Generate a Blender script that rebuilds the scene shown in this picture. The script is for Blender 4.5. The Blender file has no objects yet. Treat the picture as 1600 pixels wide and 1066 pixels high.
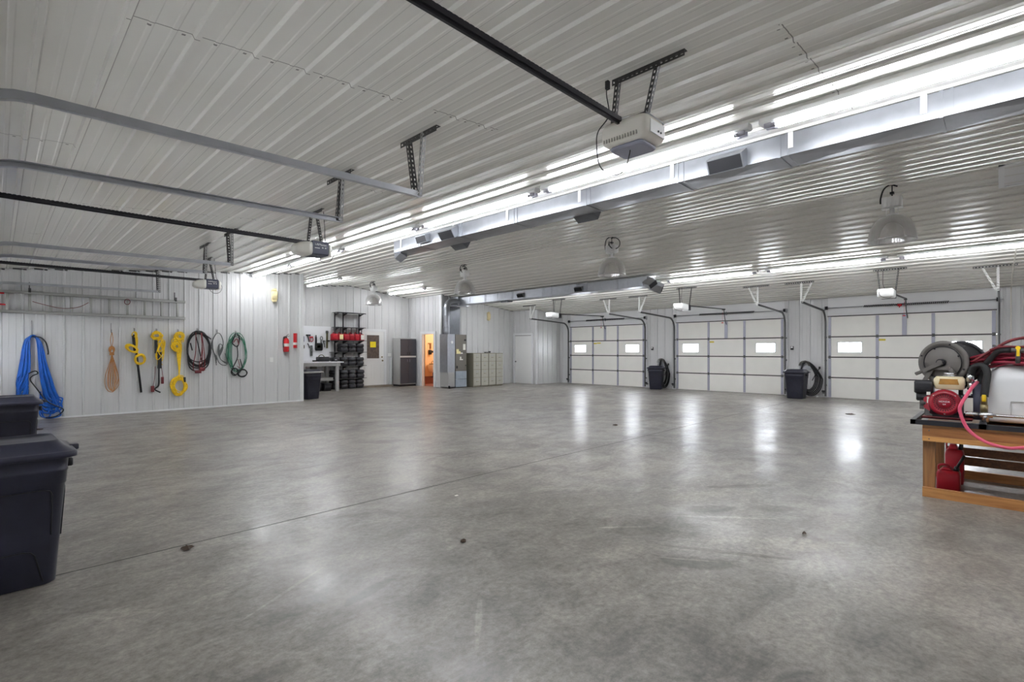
import bpy, math, random
from mathutils import Vector, Matrix
random.seed(7)
PI = math.pi
scene = bpy.context.scene
COL = scene.collection
V3 = Vector

# ------------------------------------------------------------------ materials
def lin(c):
    return tuple(((v / 255.) / 12.92 if v <= 10 else (((v / 255.) + .055) / 1.055) ** 2.4) for v in c)

def mat(name, rgb, rough=.5, metal=0., spec=.5, emit=None, strength=0., noise=0., nscale=8., bump=0., bscale=60., coat=0., trans=0., alpha=1.):
    m = bpy.data.materials.new(name); m.use_nodes = True
    nt = m.node_tree; b = nt.nodes['Principled BSDF']
    c = lin(rgb)
    b.inputs['Base Color'].default_value = (*c, 1)
    b.inputs['Roughness'].default_value = rough
    b.inputs['Metallic'].default_value = metal
    b.inputs['Specular IOR Level'].default_value = spec
    b.inputs['Coat Weight'].default_value = coat
    b.inputs['Transmission Weight'].default_value = trans
    b.inputs['Alpha'].default_value = alpha
    if emit:
        b.inputs['Emission Color'].default_value = (*lin(emit), 1)
        b.inputs['Emission Strength'].default_value = strength
    tc = nt.nodes.new('ShaderNodeTexCoord')
    if noise > 0:
        n = nt.nodes.new('ShaderNodeTexNoise'); n.inputs['Scale'].default_value = nscale
        n.inputs['Detail'].default_value = 6
        nt.links.new(tc.outputs['Object'], n.inputs['Vector'])
        r = nt.nodes.new('ShaderNodeValToRGB')
        r.color_ramp.elements[0].position = .3; r.color_ramp.elements[1].position = .7
        r.color_ramp.elements[0].color = (*[max(0, v * (1 - noise)) for v in c], 1)
        r.color_ramp.elements[1].color = (*[min(1, v * (1 + noise)) for v in c], 1)
        nt.links.new(n.outputs['Fac'], r.inputs['Fac']); nt.links.new(r.outputs['Color'], b.inputs['Base Color'])
    if bump > 0:
        n2 = nt.nodes.new('ShaderNodeTexNoise'); n2.inputs['Scale'].default_value = bscale
        nt.links.new(tc.outputs['Object'], n2.inputs['Vector'])
        bp = nt.nodes.new('ShaderNodeBump'); bp.inputs['Strength'].default_value = bump
        bp.inputs['Distance'].default_value = .01
        nt.links.new(n2.outputs['Fac'], bp.inputs['Height']); nt.links.new(bp.outputs['Normal'], b.inputs['Normal'])
    return m

M = {}
def mk(k, *a, **kw): M[k] = mat(k, *a, **kw)
mk('wall_steel', (207, 207, 207), .38, spec=.5, noise=.03, nscale=1.5)
mk('trim_white', (228, 229, 230), .4)
mk('header_white', (225, 225, 226), .5)
mk('door_skin', (242, 240, 234), .5, noise=.02, nscale=3)
mk('door_stile', (172, 172, 186), .42, metal=.25)
mk('door_gap', (74, 72, 70), .8)
mk('galv', (172, 174, 179), .4, metal=.7, noise=.1, nscale=5)
mk('ladder_alu', (172, 172, 168), .42, metal=.5)
mk('galv_dark', (96, 96, 96), .5, metal=.6)
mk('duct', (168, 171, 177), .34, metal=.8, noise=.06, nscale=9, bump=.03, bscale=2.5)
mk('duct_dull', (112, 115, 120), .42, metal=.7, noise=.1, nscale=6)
mk('grille_dark', (20, 20, 25), .6)
mk('perf', (70, 69, 68), .5, metal=.6)
mk('perf_light', (150, 150, 148), .45, metal=.6)
mk('perf_white', (225, 225, 222), .5)
mk('black_metal', (34, 33, 38), .38, metal=.3)
mk('black', (22, 22, 25), .5)
mk('black_rubber', (24, 24, 26), .6)
mk('black_plastic', (30, 30, 35), .38)
mk('bin_plastic', (38, 38, 44), .32, noise=.15, nscale=5)
mk('navy_plastic', (41, 42, 56), .34, noise=.18, nscale=7, bump=.05, bscale=40)
mk('cream_plastic', (226, 222, 212), .45)
mk('lens_gray', (150, 152, 170), .25)
mk('lens_white', (222, 220, 212), .3)
mk('panel_navy', (70, 73, 92), .4)
mk('white_plastic', (232, 232, 230), .4)
mk('white_text', (240, 240, 240), .5)
mk('housing_white', (225, 226, 226), .35)
mk('tube_lit', (255, 255, 255), .4, emit=(247, 250, 255), strength=18.)
mk('socket', (158, 157, 168), .4)
mk('cast_alu', (240, 240, 240), .45)
mk('yellow_old', (226, 212, 166), .55)
mk('yellow_cord', (236, 196, 18), .5, noise=.12, nscale=30)
mk('blue_hose', (12, 92, 190), .4, noise=.12, nscale=10)
mk('tan_rope', (184, 128, 72), .8, noise=.2, nscale=40)
mk('green_hose', (52, 118, 92), .45)
mk('gray_cord', (92, 95, 94), .5)
mk('dark_red', (110, 30, 36), .5)
mk('red', (196, 22, 32), .35)
mk('red_can', (176, 14, 36), .38, noise=.08, nscale=5)
mk('red_engine', (152, 16, 40), .3, coat=.4)
mk('pink_hose', (226, 92, 122), .45)
mk('red_hose', (140, 30, 52), .42, noise=.15, nscale=12)
mk('reel_gray', (104, 100, 96), .45, noise=.05)
mk('brass', (140, 128, 96), .35, metal=.7)
mk('chrome', (210, 212, 216), .2, metal=.95)
mk('yellow_handle', (236, 198, 20), .45)
mk('tank_poly', (226, 227, 228), .4, noise=.02, nscale=3)
mk('tank_amber', (226, 212, 176), .35)
mk('fuel_amber', (168, 122, 52), .4, noise=.25, nscale=14)
mk('frame_black', (38, 38, 44), .42, metal=.2)
mk('cab_gray', (172, 172, 170), .45)
mk('cab_dark', (72, 74, 82), .45)
mk('file_tan', (176, 174, 162), .45, noise=.03)
mk('file_side', (138, 134, 118), .5)
mk('furnace', (118, 113, 105), .5, metal=.1)
mk('furnace_base', (160, 170, 180), .4, metal=.4, noise=.08, nscale=6)
mk('paper', (232, 230, 222), .6)
mk('paper_yellow', (236, 228, 168), .6)
mk('sign_yellow', (250, 226, 20), .5)
mk('warn_yellow', (222, 200, 60), .5)
mk('ink', (60, 58, 40), .6)
mk('glass_brown', (92, 78, 70), .25, noise=.35, nscale=9)
mk('bath_wall', (240, 208, 166), .6)
mk('bath_floor', (140, 92, 84), .5)
mk('sink', (236, 222, 200), .3)
mk('peg_white', (232, 233, 236), .5)
mk('concrete_curb', (132, 124, 112), .7, noise=.12)
mk('olive', (92, 90, 60), .6)
mk('leaf', (66, 52, 40), .8)
mk('tool_blue', (30, 40, 90), .5)
mk('tool_red', (180, 50, 60), .5)
mk('hook', (150, 150, 150), .3, metal=.8)
mk('exterior', (150, 150, 150), .9)

def wood(name, base, dark, axis=1):
    m = bpy.data.materials.new(name); m.use_nodes = True
    nt = m.node_tree; b = nt.nodes['Principled BSDF']
    tc = nt.nodes.new('ShaderNodeTexCoord'); mp = nt.nodes.new('ShaderNodeMapping')
    sc = [14, 14, 14]; sc[axis] = 1.2
    mp.inputs['Scale'].default_value = sc
    n = nt.nodes.new('ShaderNodeTexNoise'); n.inputs['Scale'].default_value = 2.5; n.inputs['Detail'].default_value = 8
    n.inputs['Distortion'].default_value = .6
    r = nt.nodes.new('ShaderNodeValToRGB')
    r.color_ramp.elements[0].position = .3; r.color_ramp.elements[1].position = .68
    r.color_ramp.elements[0].color = (*lin(dark), 1); r.color_ramp.elements[1].color = (*lin(base), 1)
    vo = nt.nodes.new('ShaderNodeTexVoronoi'); vo.inputs['Scale'].default_value = 3.2
    mp2 = nt.nodes.new('ShaderNodeMapping'); s2 = [1.6, 1.6, 1.6]; s2[axis] = .9; mp2.inputs['Scale'].default_value = s2
    lt = nt.nodes.new('ShaderNodeMath'); lt.operation = 'LESS_THAN'; lt.inputs[1].default_value = .055
    mx = nt.nodes.new('ShaderNodeMixRGB'); mx.inputs['Color2'].default_value = (*lin([v * .55 for v in dark]), 1)
    L = nt.links.new
    L(tc.outputs['Object'], mp.inputs['Vector']); L(mp.outputs['Vector'], n.inputs['Vector']); L(n.outputs['Fac'], r.inputs['Fac'])
    L(tc.outputs['Object'], mp2.inputs['Vector']); L(mp2.outputs['Vector'], vo.inputs['Vector']); L(vo.outputs['Distance'], lt.inputs[0])
    L(lt.outputs['Value'], mx.inputs['Fac']); L(r.outputs['Color'], mx.inputs['Color1']); L(mx.outputs['Color'], b.inputs['Base Color'])
    b.inputs['Roughness'].default_value = .55
    M[name] = m
wood('wood_y', (196, 142, 84), (158, 104, 56), 1)
wood('wood_brown', (176, 118, 66), (134, 86, 46), 1)
wood('wood_light', (216, 162, 96), (186, 130, 70), 1)
wood('wood_z', (160, 112, 66), (118, 80, 46), 2)
wood('wood_x', (130, 86, 50), (96, 62, 36), 0)

def glassy(name, tint, rough, ttrans):
    m = bpy.data.materials.new(name); m.use_nodes = True
    nt = m.node_tree; nt.nodes.remove(nt.nodes['Principled BSDF'])
    out = nt.nodes['Material Output']
    t = nt.nodes.new('ShaderNodeBsdfTransparent'); t.inputs['Color'].default_value = (*tint, 1)
    g = nt.nodes.new('ShaderNodeBsdfGlossy'); g.inputs['Roughness'].default_value = rough
    mx = nt.nodes.new('ShaderNodeMixShader'); mx.inputs['Fac'].default_value = 1 - ttrans
    nt.links.new(t.outputs[0], mx.inputs[1]); nt.links.new(g.outputs[0], mx.inputs[2]); nt.links.new(mx.outputs[0], out.inputs['Surface'])
    M[name] = m
    return m
glassy('pane', (.97, .98, 1), .05, .93)

# prismatic acrylic shade: part clear, part milky, part glossy
m = glassy('acrylic', (.98, .98, .98), .13, .48)
nt = m.node_tree
mx0 = [n for n in nt.nodes if n.type == 'MIX_SHADER'][0]
d = nt.nodes.new('ShaderNodeBsdfTranslucent'); d.inputs['Color'].default_value = (.98, .98, .98, 1)
d2 = nt.nodes.new('ShaderNodeBsdfDiffuse'); d2.inputs['Color'].default_value = (.98, .98, .98, 1)
ad = nt.nodes.new('ShaderNodeMixShader'); ad.inputs['Fac'].default_value = .5
mx1 = nt.nodes.new('ShaderNodeMixShader')
lw = nt.nodes.new('ShaderNodeLayerWeight'); lw.inputs['Blend'].default_value = .35
ma = nt.nodes.new('ShaderNodeMath'); ma.operation = 'MULTIPLY_ADD'; ma.inputs[1].default_value = .75; ma.inputs[2].default_value = .13
nt.links.new(lw.outputs['Facing'], ma.inputs[0]); nt.links.new(ma.outputs[0], mx1.inputs['Fac'])
nt.links.new(d.outputs[0], ad.inputs[1]); nt.links.new(d2.outputs[0], ad.inputs[2])
nt.links.new(mx0.outputs[0], mx1.inputs[1]); nt.links.new(ad.outputs[0], mx1.inputs[2])
nt.links.new(mx1.outputs[0], nt.nodes['Material Output'].inputs['Surface'])

# ceiling steel, with the dark end-lap lines and screw heads of its sheets
def ceiling_mat():
    m = bpy.data.materials.new('ceiling_steel'); m.use_nodes = True
    nt = m.node_tree; b = nt.nodes['Principled BSDF']; N = nt.nodes.new; L = nt.links.new
    tc = N('ShaderNodeTexCoord'); sp = N('ShaderNodeSeparateXYZ'); L(tc.outputs['Object'], sp.inputs[0])
    def math_(op, a, bv=None, c=None):
        n = N('ShaderNodeMath'); n.operation = op
        for i, v in enumerate((a, bv, c)):
            if v is None: continue
            if isinstance(v, (int, float)): n.inputs[i].default_value = v
            else: L(v, n.inputs[i])
        return n.outputs[0]
    band = math_('MULTIPLY', math_('GREATER_THAN', sp.outputs['X'], .45), math_('LESS_THAN', sp.outputs['X'], 3.03))
    md = math_('MODULO', math_('ADD', math_('ADD', sp.outputs['Y'], 44.6 - .93), math_('MULTIPLY', band, -2.19)), 4.46)
    md = math_('ADD', md, math_('GREATER_THAN', sp.outputs['X'], 6.))
    line = math_('LESS_THAN', md, .007)
    near = math_('LESS_THAN', math_('ABSOLUTE', math_('SUBTRACT', md, .035)), .009)
    mx_ = math_('MODULO', math_('ADD', sp.outputs['X'], 30.02), .1525)
    dot = math_('LESS_THAN', math_('ABSOLUTE', math_('SUBTRACT', mx_, .07)), .009)
    mask = math_('MAXIMUM', line, math_('MULTIPLY', near, dot))
    no = N('ShaderNodeTexNoise'); no.inputs['Scale'].default_value = 1.7; L(tc.outputs['Object'], no.inputs['Vector'])
    brk = math_('GREATER_THAN', no.outputs['Fac'], .42)
    mask = math_('MULTIPLY', mask, brk)
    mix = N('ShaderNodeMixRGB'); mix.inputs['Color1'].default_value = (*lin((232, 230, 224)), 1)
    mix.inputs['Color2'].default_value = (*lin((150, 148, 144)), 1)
    L(mask, mix.inputs['Fac']); L(mix.outputs[0], b.inputs['Base Color'])
    b.inputs['Roughness'].default_value = .20
    b.inputs['Specular IOR Level'].default_value = .38
    M['ceiling_steel'] = m
ceiling_mat()

def floor_mat():
    m = bpy.data.materials.new('polished_concrete'); m.use_nodes = True
    nt = m.node_tree; b = nt.nodes['Principled BSDF']; N = nt.nodes.new; L = nt.links.new
    tc = N('ShaderNodeTexCoord')
    def noise(scale, detail=6, rough=.55, sx=1, sy=1, dist=0, rz=0):
        mp = N('ShaderNodeMapping'); mp.inputs['Scale'].default_value = (sx, sy, 1); mp.inputs['Rotation'].default_value = (0, 0, rz)
        L(tc.outputs['Object'], mp.inputs['Vector'])
        n = N('ShaderNodeTexNoise'); n.inputs['Scale'].default_value = scale; n.inputs['Detail'].default_value = detail
        n.inputs['Roughness'].default_value = rough; n.inputs['Distortion'].default_value = dist
        L(mp.outputs[0], n.inputs['Vector']); return n.outputs['Fac']
    def ramp(f, p0, c0, p1, c1):
        r = N('ShaderNodeValToRGB'); e = r.color_ramp.elements
        e[0].position = p0; e[1].position = p1; e[0].color = (*c0, 1) if len(c0) == 3 else c0; e[1].color = (*c1, 1); L(f, r.inputs['Fac']); return r.outputs[0]
    def mixc(kind, f, a, bb):
        n = N('ShaderNodeMixRGB'); n.blend_type = kind
        if isinstance(f, (int, float)): n.inputs['Fac'].default_value = f
        else: L(f, n.inputs['Fac'])
        for s, v in (('Color1', a), ('Color2', bb)):
            if isinstance(v, tuple): n.inputs[s].default_value = (*v, 1)
            else: L(v, n.inputs[s])
        return n.outputs[0]
    def g(v): return (v * .955, v * .885, v * .79)
    big = ramp(noise(.42, 6, .6, dist=.9), .34, g(.13), .66, g(.35))
    mid = ramp(noise(2.3, 9, .7, sx=1, sy=1.5, dist=.7), .34, g(.08), .66, g(.40))
    c = mixc('MIX', .5, big, mid)
    fine = ramp(noise(24, 8, .8), .3, (.42, .42, .42), .7, (1.55, 1.55, 1.55))
    c = mixc('MULTIPLY', .85, c, fine)
    # wiped streaks and tyre scuffs
    sc = ramp(noise(1.1, 6, .7, sx=.35, sy=3.2, dist=1.5, rz=.35), .58, (0, 0, 0), .70, (1, 1, 1))
    c = mixc('MIX', sc, c, mixc('MULTIPLY', 1., c, (.68, .67, .66)))
    wh = ramp(noise(2.1, 8, .75, sx=2.4, sy=.7, dist=2.2, rz=-.5), .64, (0, 0, 0), .76, (1, 1, 1))
    c = mixc('MIX', wh, c, mixc('ADD', 1., c, (.07, .07, .066)))
    # single stains and worn patches
    warp = noise(3.5, 6, .7)
    stains = [(4.43, 1.86, .30, .10, -.6, .60), (3.50, 2.02, .28, .12, -.7, .72), (3.26, 1.41, .30, .12, -1.0, .60), (4.85, 1.43, .26, .10, -.8, .68), (5.40, 1.93, .45, .07, -.7, .70),
              (3.54, 1.39, .60, .03, -1.1, .66), (4.19, 6.87, .42, .15, -.4, .6), (1.55, 2.65, .26, .05, .3, .62), (6.4, 8.9, .3, .12, -.8, .7), (2.6, 3.6, .8, .2, .6, .84), (3.50, 2.14, .24, .022, -.75, 1.6), (3.25, 1.50, .25, .014, -1.0, 1.6), (4.3, 1.66, .5, .025, -.9, 1.4), (1.2, 3.0, .35, .014, .5, 1.4), (1.75, 1.95, .3, .02, .8, 1.35), (4.75, 2.05, .45, .16, -.7, 1.22), (4.0, 1.15, .55, .14, -.9, 1.2)]
    for (sx_, sy_, ra, rb, rot, k) in stains:
        mp = N('ShaderNodeMapping'); mp.vector_type = 'TEXTURE'
        mp.inputs['Location'].default_value = (sx_, sy_, 0); mp.inputs['Rotation'].default_value = (0, 0, rot); mp.inputs['Scale'].default_value = (ra, rb, 1)
        L(tc.outputs['Object'], mp.inputs['Vector'])
        ln = N('ShaderNodeVectorMath'); ln.operation = 'LENGTH'; L(mp.outputs[0], ln.inputs[0])
        ad = N('ShaderNodeMath'); ad.operation = 'MULTIPLY_ADD'; ad.inputs[1].default_value = 1.5; L(warp, ad.inputs[0]); L(ln.outputs['Value'], ad.inputs[2])
        mk_ = ramp(ad.outputs[0], .55, (1, 1, 1), 1.0, (0, 0, 0)) if False else None
        mr = N('ShaderNodeMapRange'); mr.inputs['From Min'].default_value = 1.45; mr.inputs['From Max'].default_value = 1.75; mr.inputs['To Min'].default_value = 1; mr.inputs['To Max'].default_value = 0
        L(ad.outputs[0], mr.inputs['Value'])
        c = mixc('MIX', mr.outputs[0], c, mixc('MULTIPLY', 1., c, (k, k, k * .98)))
    L(c, b.inputs['Base Color'])
    ro = N('ShaderNodeMapRange'); ro.inputs['From Min'].default_value = .3; ro.inputs['From Max'].default_value = .7
    ro.inputs['To Min'].default_value = .28; ro.inputs['To Max'].default_value = .5
    L(noise(1.3, 8, .7, dist=1.2), ro.inputs['Value']); L(ro.outputs[0], b.inputs['Roughness'])
    bp = N('ShaderNodeBump'); bp.inputs['Strength'].default_value = .12; bp.inputs['Distance'].default_value = .01
    L(noise(9, 5, .6), bp.inputs['Height']); L(bp.outputs[0], b.inputs['Normal'])
    b.inputs['Specular IOR Level'].default_value = .5
    b.inputs['Coat Roughness'].default_value = .18
    cw = N('ShaderNodeMapRange'); cw.inputs['From Min'].default_value = .35; cw.inputs['From Max'].default_value = .65; cw.inputs['To Min'].default_value = .03; cw.inputs['To Max'].default_value = .30
    L(noise(1.9, 7, .65, sx=1, sy=1.6, dist=.8), cw.inputs['Value']); L(cw.outputs[0], b.inputs['Coat Weight'])
    L(bp.outputs[0], b.inputs['Coat Normal'])
    M['floor'] = m
floor_mat()

# ------------------------------------------------------------------ mesh helpers
def frame_of(d):
    d = d.normalized()
    a = V3((0, 0, 1)) if abs(d.z) < .9 else V3((1, 0, 0))
    u = d.cross(a).normalized(); w = u.cross(d).normalized()
    return u, w

def rrect(w, d, r, n=4):
    pts = []
    for cx, cy, a0 in ((w / 2 - r, d / 2 - r, 0), (-w / 2 + r, d / 2 - r, PI / 2), (-w / 2 + r, -d / 2 + r, PI), (w / 2 - r, -d / 2 + r, 3 * PI / 2)):
        for i in range(n + 1):
            a = a0 + PI / 2 * i / n
            pts.append((cx + r * math.cos(a), cy + r * math.sin(a)))
    return pts

class MB:
    def __init__(s): s.v = []; s.f = []; s.sm = []
    def add(s, vs, fs, smooth=False, mx=None):
        o = len(s.v)
        s.v += [tuple(mx @ V3(v)) if mx else tuple(v) for v in vs]
        s.f += [tuple(i + o for i in f) for f in fs]; s.sm += [smooth] * len(fs)
        return s
    def box(s, a, b, mx=None):
        x0, x1 = sorted((a[0], b[0])); y0, y1 = sorted((a[1], b[1])); z0, z1 = sorted((a[2], b[2]))
        return s.add([(x0, y0, z0), (x1, y0, z0), (x1, y1, z0), (x0, y1, z0), (x0, y0, z1), (x1, y0, z1), (x1, y1, z1), (x0, y1, z1)],
                     [(0, 3, 2, 1), (4, 5, 6, 7), (0, 1, 5, 4), (1, 2, 6, 5), (2, 3, 7, 6), (3, 0, 4, 7)], False, mx)
    def beam(s, p0, p1, w, h, up=(0, 0, 1)):
        p0 = V3(p0); p1 = V3(p1); d = (p1 - p0).normalized(); up = V3(up)
        u = d.cross(up).normalized(); t = u.cross(d).normalized()
        vs = []
        for p in (p0, p1):
            for a, b in ((-1, -1), (1, -1), (1, 1), (-1, 1)):
                vs.append(p + u * (a * w / 2) + t * (b * h / 2))
        return s.add(vs, [(0, 1, 2, 3), (7, 6, 5, 4), (0, 4, 5, 1), (1, 5, 6, 2), (2, 6, 7, 3), (3, 7, 4, 0)])
    def loft(s, rings, smooth=True, cap0=True, cap1=True, mx=None, closed=True):
        n = len(rings[0]); vs = [p for r in rings for p in r]; fs = []
        for i in range(len(rings) - 1):
            for j in range(n if closed else n - 1):
                k = (j + 1) % n
                fs.append((i * n + j, i * n + k, (i + 1) * n + k, (i + 1) * n + j))
        s.add(vs, fs, smooth, mx)
        o = len(s.v) - len(vs)
        if cap0: s.f.append(tuple(o + j for j in reversed(range(n)))); s.sm.append(False)
        if cap1: s.f.append(tuple(o + (len(rings) - 1) * n + j for j in range(n))); s.sm.append(False)
        return s
    def cyl(s, p0, p1, r, n=12, r1=None):
        p0 = V3(p0); p1 = V3(p1); u, w = frame_of(p1 - p0); r1 = r if r1 is None else r1
        rg = [[p + (u * math.cos(2 * PI * j / n) + w * math.sin(2 * PI * j / n)) * q for j in range(n)] for p, q in ((p0, r), (p1, r1))]
        return s.loft(rg)
    def lathe(s, prof, c=(0, 0, 0), axis=(0, 0, 1), n=24, cap0=False, cap1=False):
        c = V3(c); ax = V3(axis).normalized(); u, w = frame_of(ax)
        rg = [[c + ax * h + (u * math.cos(2 * PI * j / n) + w * math.sin(2 * PI * j / n)) * r for j in range(n)] for r, h in prof]
        return s.loft(rg, True, cap0, cap1)
    def tube(s, pts, r, n=6, closed=False):
        P = [V3(p) for p in pts]; m = len(P); rg = []; u = None
        for i in range(m):
            if closed: t = P[(i + 1) % m] - P[i - 1]
            else: t = P[min(i + 1, m - 1)] - P[max(i - 1, 0)]
            if t.length < 1e-9: t = V3((0, 0, 1))
            t.normalize()
            if u is None: u, w = frame_of(t)
            else:
                u = u - t * u.dot(t)
                if u.length < 1e-6: u, w = frame_of(t)
                u.normalize(); w = u.cross(t)
            rg.append([P[i] + (u * math.cos(2 * PI * j / n) + w * math.sin(2 * PI * j / n)) * r for j in range(n)])
        if closed: rg.append(rg[0]); return s.loft(rg, True, False, False)
        return s.loft(rg)
    def rbox(s, c, size, r=.02, n=4, bev=None, mx=None):
        x, y, z = c; w, d, h = size; bev = r * .5 if bev is None else bev
        rg = []
        for zz, k in ((z - h / 2, bev), (z - h / 2 + bev, 0), (z + h / 2 - bev, 0), (z + h / 2, bev)):
            rg.append([(x + px, y + py, zz) for px, py in rrect(w - 2 * k, d - 2 * k, max(r - k, .002), n)])
        return s.loft(rg, True, mx=mx)
    def prism(s, poly, a, b, plane='xz'):
        def mp(p, t):
            return {'xz': (p[0], t, p[1]), 'yz': (t, p[0], p[1]), 'xy': (p[0], p[1], t)}[plane]
        n = len(poly); vs = [mp(p, a) for p in poly] + [mp(p, b) for p in poly]
        fs = [tuple(range(n)), tuple(reversed(range(n, 2 * n)))] + [(i, (i + 1) % n + 0, (i + 1) % n + n, i + n) for i in range(n)]
        return s.add(vs, fs)
    def perf(s, p0, p1, wd, width=.032, pitch=.045, th=.003):
        """a strip with a row of square holes"""
        p0 = V3(p0); p1 = V3(p1); wd = V3(wd).normalized(); L = (p1 - p0).length; d = (p1 - p0) / L; nn = wd.cross(d)
        e = width * .31
        for q in (e / 2, width - e / 2):
            s.beam(p0 + wd * q, p1 + wd * q, e, th, nn) if False else s._strip(p0 + wd * (q - e / 2), p1 + wd * (q - e / 2), wd * e, nn * th)
        k = max(2, int(L / pitch)); st = L / k
        for i in range(k + 1):
            a = max(0, i * st - st * .26); b = min(L, i * st + st * .26)
            s._strip(p0 + d * a + wd * e, p0 + d * b + wd * e, wd * (width - 2 * e), nn * th)
        return s
    def _strip(s, a, b, w, t):
        vs = [a, b, b + w, a + w, a + t, b + t, b + w + t, a + w + t]
        return s.add(vs, [(0, 3, 2, 1), (4, 5, 6, 7), (0, 1, 5, 4), (1, 2, 6, 5), (2, 3, 7, 6), (3, 0, 4, 7)])
    def angle(s, p0, p1, wa, wb, width=.032, pitch=.045):
        s.perf(p0, p1, wa, width, pitch); s.perf(p0, p1, wb, width, pitch); return s
    def build(s, name, m, parent=None, origin=None):
        me = bpy.data.meshes.new(name)
        vs = s.v
        if origin is not None: vs = [(a - origin[0], b - origin[1], c - origin[2]) for a, b, c in vs]
        me.from_pydata(vs, [], s.f); me.update()
        me.polygons.foreach_set('use_smooth', s.sm)
        me.materials.append(M[m] if isinstance(m, str) else m)
        o = bpy.data.objects.new(name, me); COL.objects.link(o)
        if origin is not None: o.location = origin
        if parent: o.parent = parent
        return o

def prop(o, label=None, cat=None, group=None, kind=None):
    if label: o['label'] = label
    if cat: o['category'] = cat
    if group: o['group'] = group
    if kind: o['kind'] = kind
    return o
def thing(name, label, cat, loc=(0, 0, 0), group=None):
    o = bpy.data.objects.new(name, None); COL.objects.link(o); o.location = loc; o.empty_display_size = .1
    return prop(o, label, cat, group)
def struct(o): return prop(o, kind='structure')
def part(parent, name, mb, m, label=None):
    """builds a part in world coordinates under a thing whose origin is at its location"""
    off = parent.matrix_basis.translation.copy(); p = parent.parent
    while p: off += p.matrix_basis.translation; p = p.parent
    o = mb.build(name, m, None, tuple(off)); o.location = (0, 0, 0); o.parent = parent
    if label: o['label'] = label
    return o
def copy_tree(o, parent=None):
    c = o.copy(); COL.objects.link(c); c.parent = parent
    for ch in o.children: copy_tree(ch, c)
    return c
def text(parent, name, body, loc, size, m, face='-X', label=None):
    cu = bpy.data.curves.new(name, 'FONT'); cu.body = body; cu.size = size; cu.extrude = .0006
    cu.align_x = 'CENTER'; cu.align_y = 'CENTER'; cu.materials.append(M[m])
    tmp = bpy.data.objects.new(name + '_source', cu); me = bpy.data.meshes.new_from_object(tmp)
    bpy.data.objects.remove(tmp); bpy.data.curves.remove(cu)
    o = bpy.data.objects.new(name, me); COL.objects.link(o)
    R_ = {'-X': ((0, 0, -1), (-1, 0, 0), (0, 1, 0)), '-Y': ((1, 0, 0), (0, 0, -1), (0, 1, 0))}[face]
    off = parent.matrix_basis.translation.copy(); p = parent.parent
    while p: off += p.matrix_basis.translation; p = p.parent
    o.matrix_basis = Matrix.Translation(V3(loc) - off) @ Matrix(R_).to_4x4()
    o.parent = parent
    if label: o['label'] = label
    return o
def arc(c, r, a0, a1, n, u=(1, 0, 0), w=(0, 0, 1), r2=None):
    c = V3(c); u = V3(u); w = V3(w); r2 = r2 or r
    return [c + u * (r * math.cos(a0 + (a1 - a0) * i / n)) + w * (r2 * math.sin(a0 + (a1 - a0) * i / n)) for i in range(n + 1)]
def spline(pts, k=6):
    P = [V3(p) for p in pts]; out = []
    for i in range(len(P) - 1):
        a = P[max(i - 1, 0)]; b = P[i]; c = P[i + 1]; d_ = P[min(i + 2, len(P) - 1)]
        for j in range(k):
            t = j / k
            out.append(.5 * ((2 * b) + (c - a) * t + (2 * a - 5 * b + 4 * c - d_) * t * t + (3 * b - a - 3 * c + d_) * t ** 3))
    out.append(P[-1]); return out

# ------------------------------------------------------------------ building shell
RX, XL, XR = 9.28, -.4, 17.58          # ridge, walls carrying the garage doors
YN, YB = -8., 17.7
zl = lambda x: 3.041 + .0915 * x
zr = lambda x: 4.873 - .106 * x
zc = lambda x: zl(x) if x < RX else zr(x)

def rib_profile(u0, u1, ph, sp, rh=.02):
    pts = [(u0, 0)]
    k = math.floor((u0 - ph) / sp) - 1
    while True:
        c = ph + k * sp
        if c - .04 > u1: break
        for q in ((-.024, 0), (-.013, rh), (.013, rh), (.024, 0)):
            pts.append((c + q[0], q[1]))
        for m_ in (1, 2):
            cm = c + sp * m_ / 3
            for q in ((-.016, 0), (-.009, .003), (.009, .003), (.016, 0)):
                pts.append((cm + q[0], q[1]))
        k += 1
    pts = sorted(p for p in pts if u0 <= p[0] <= u1)
    pts.append((u1, 0)); return pts
def sheet(mb, prof, fn, v0, v1):
    """fn(u,h,v)->xyz ; v0/v1 numbers or functions of u"""
    n = len(prof); vs = []
    for u, h in prof:
        a = v0(u) if callable(v0) else v0; b = v1(u) if callable(v1) else v1
        vs += [fn(u, h, a), fn(u, h, b)]
    return mb.add(vs, [(2 * i, 2 * i + 2, 2 * i + 3, 2 * i + 1) for i in range(n - 1)])

# floor
mb = MB(); mb.box((XL - .3, YN - .3, -.12), (XR + .3, 20.2, 0)); struct(mb.build('floor', 'floor'))
mb = MB(); mb.box((XL + .02, 4.220, .0002), (XR - .05, 4.2305, .0012))
struct(mb.build('trim_1', 'door_gap'))
# ceiling : two slopes of ribbed steel running along Y
mb = MB()
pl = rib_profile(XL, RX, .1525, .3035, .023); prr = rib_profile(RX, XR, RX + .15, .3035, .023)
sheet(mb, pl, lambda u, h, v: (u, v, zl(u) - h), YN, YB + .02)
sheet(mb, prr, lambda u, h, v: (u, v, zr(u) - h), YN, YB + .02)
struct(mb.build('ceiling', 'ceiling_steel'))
mb = MB(); mb.prism([(XL - .3, zl(XL - .3) + .06), (RX, zl(RX) + .06), (XR + .3, zr(XR + .3) + .06), (XR + .3, zr(XR + .3) + .12), (RX, zl(RX) + .14), (XL - .3, zl(XL - .3) + .12)], YN - .3, 20.2)
struct(mb.build('roof', 'exterior'))

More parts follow.
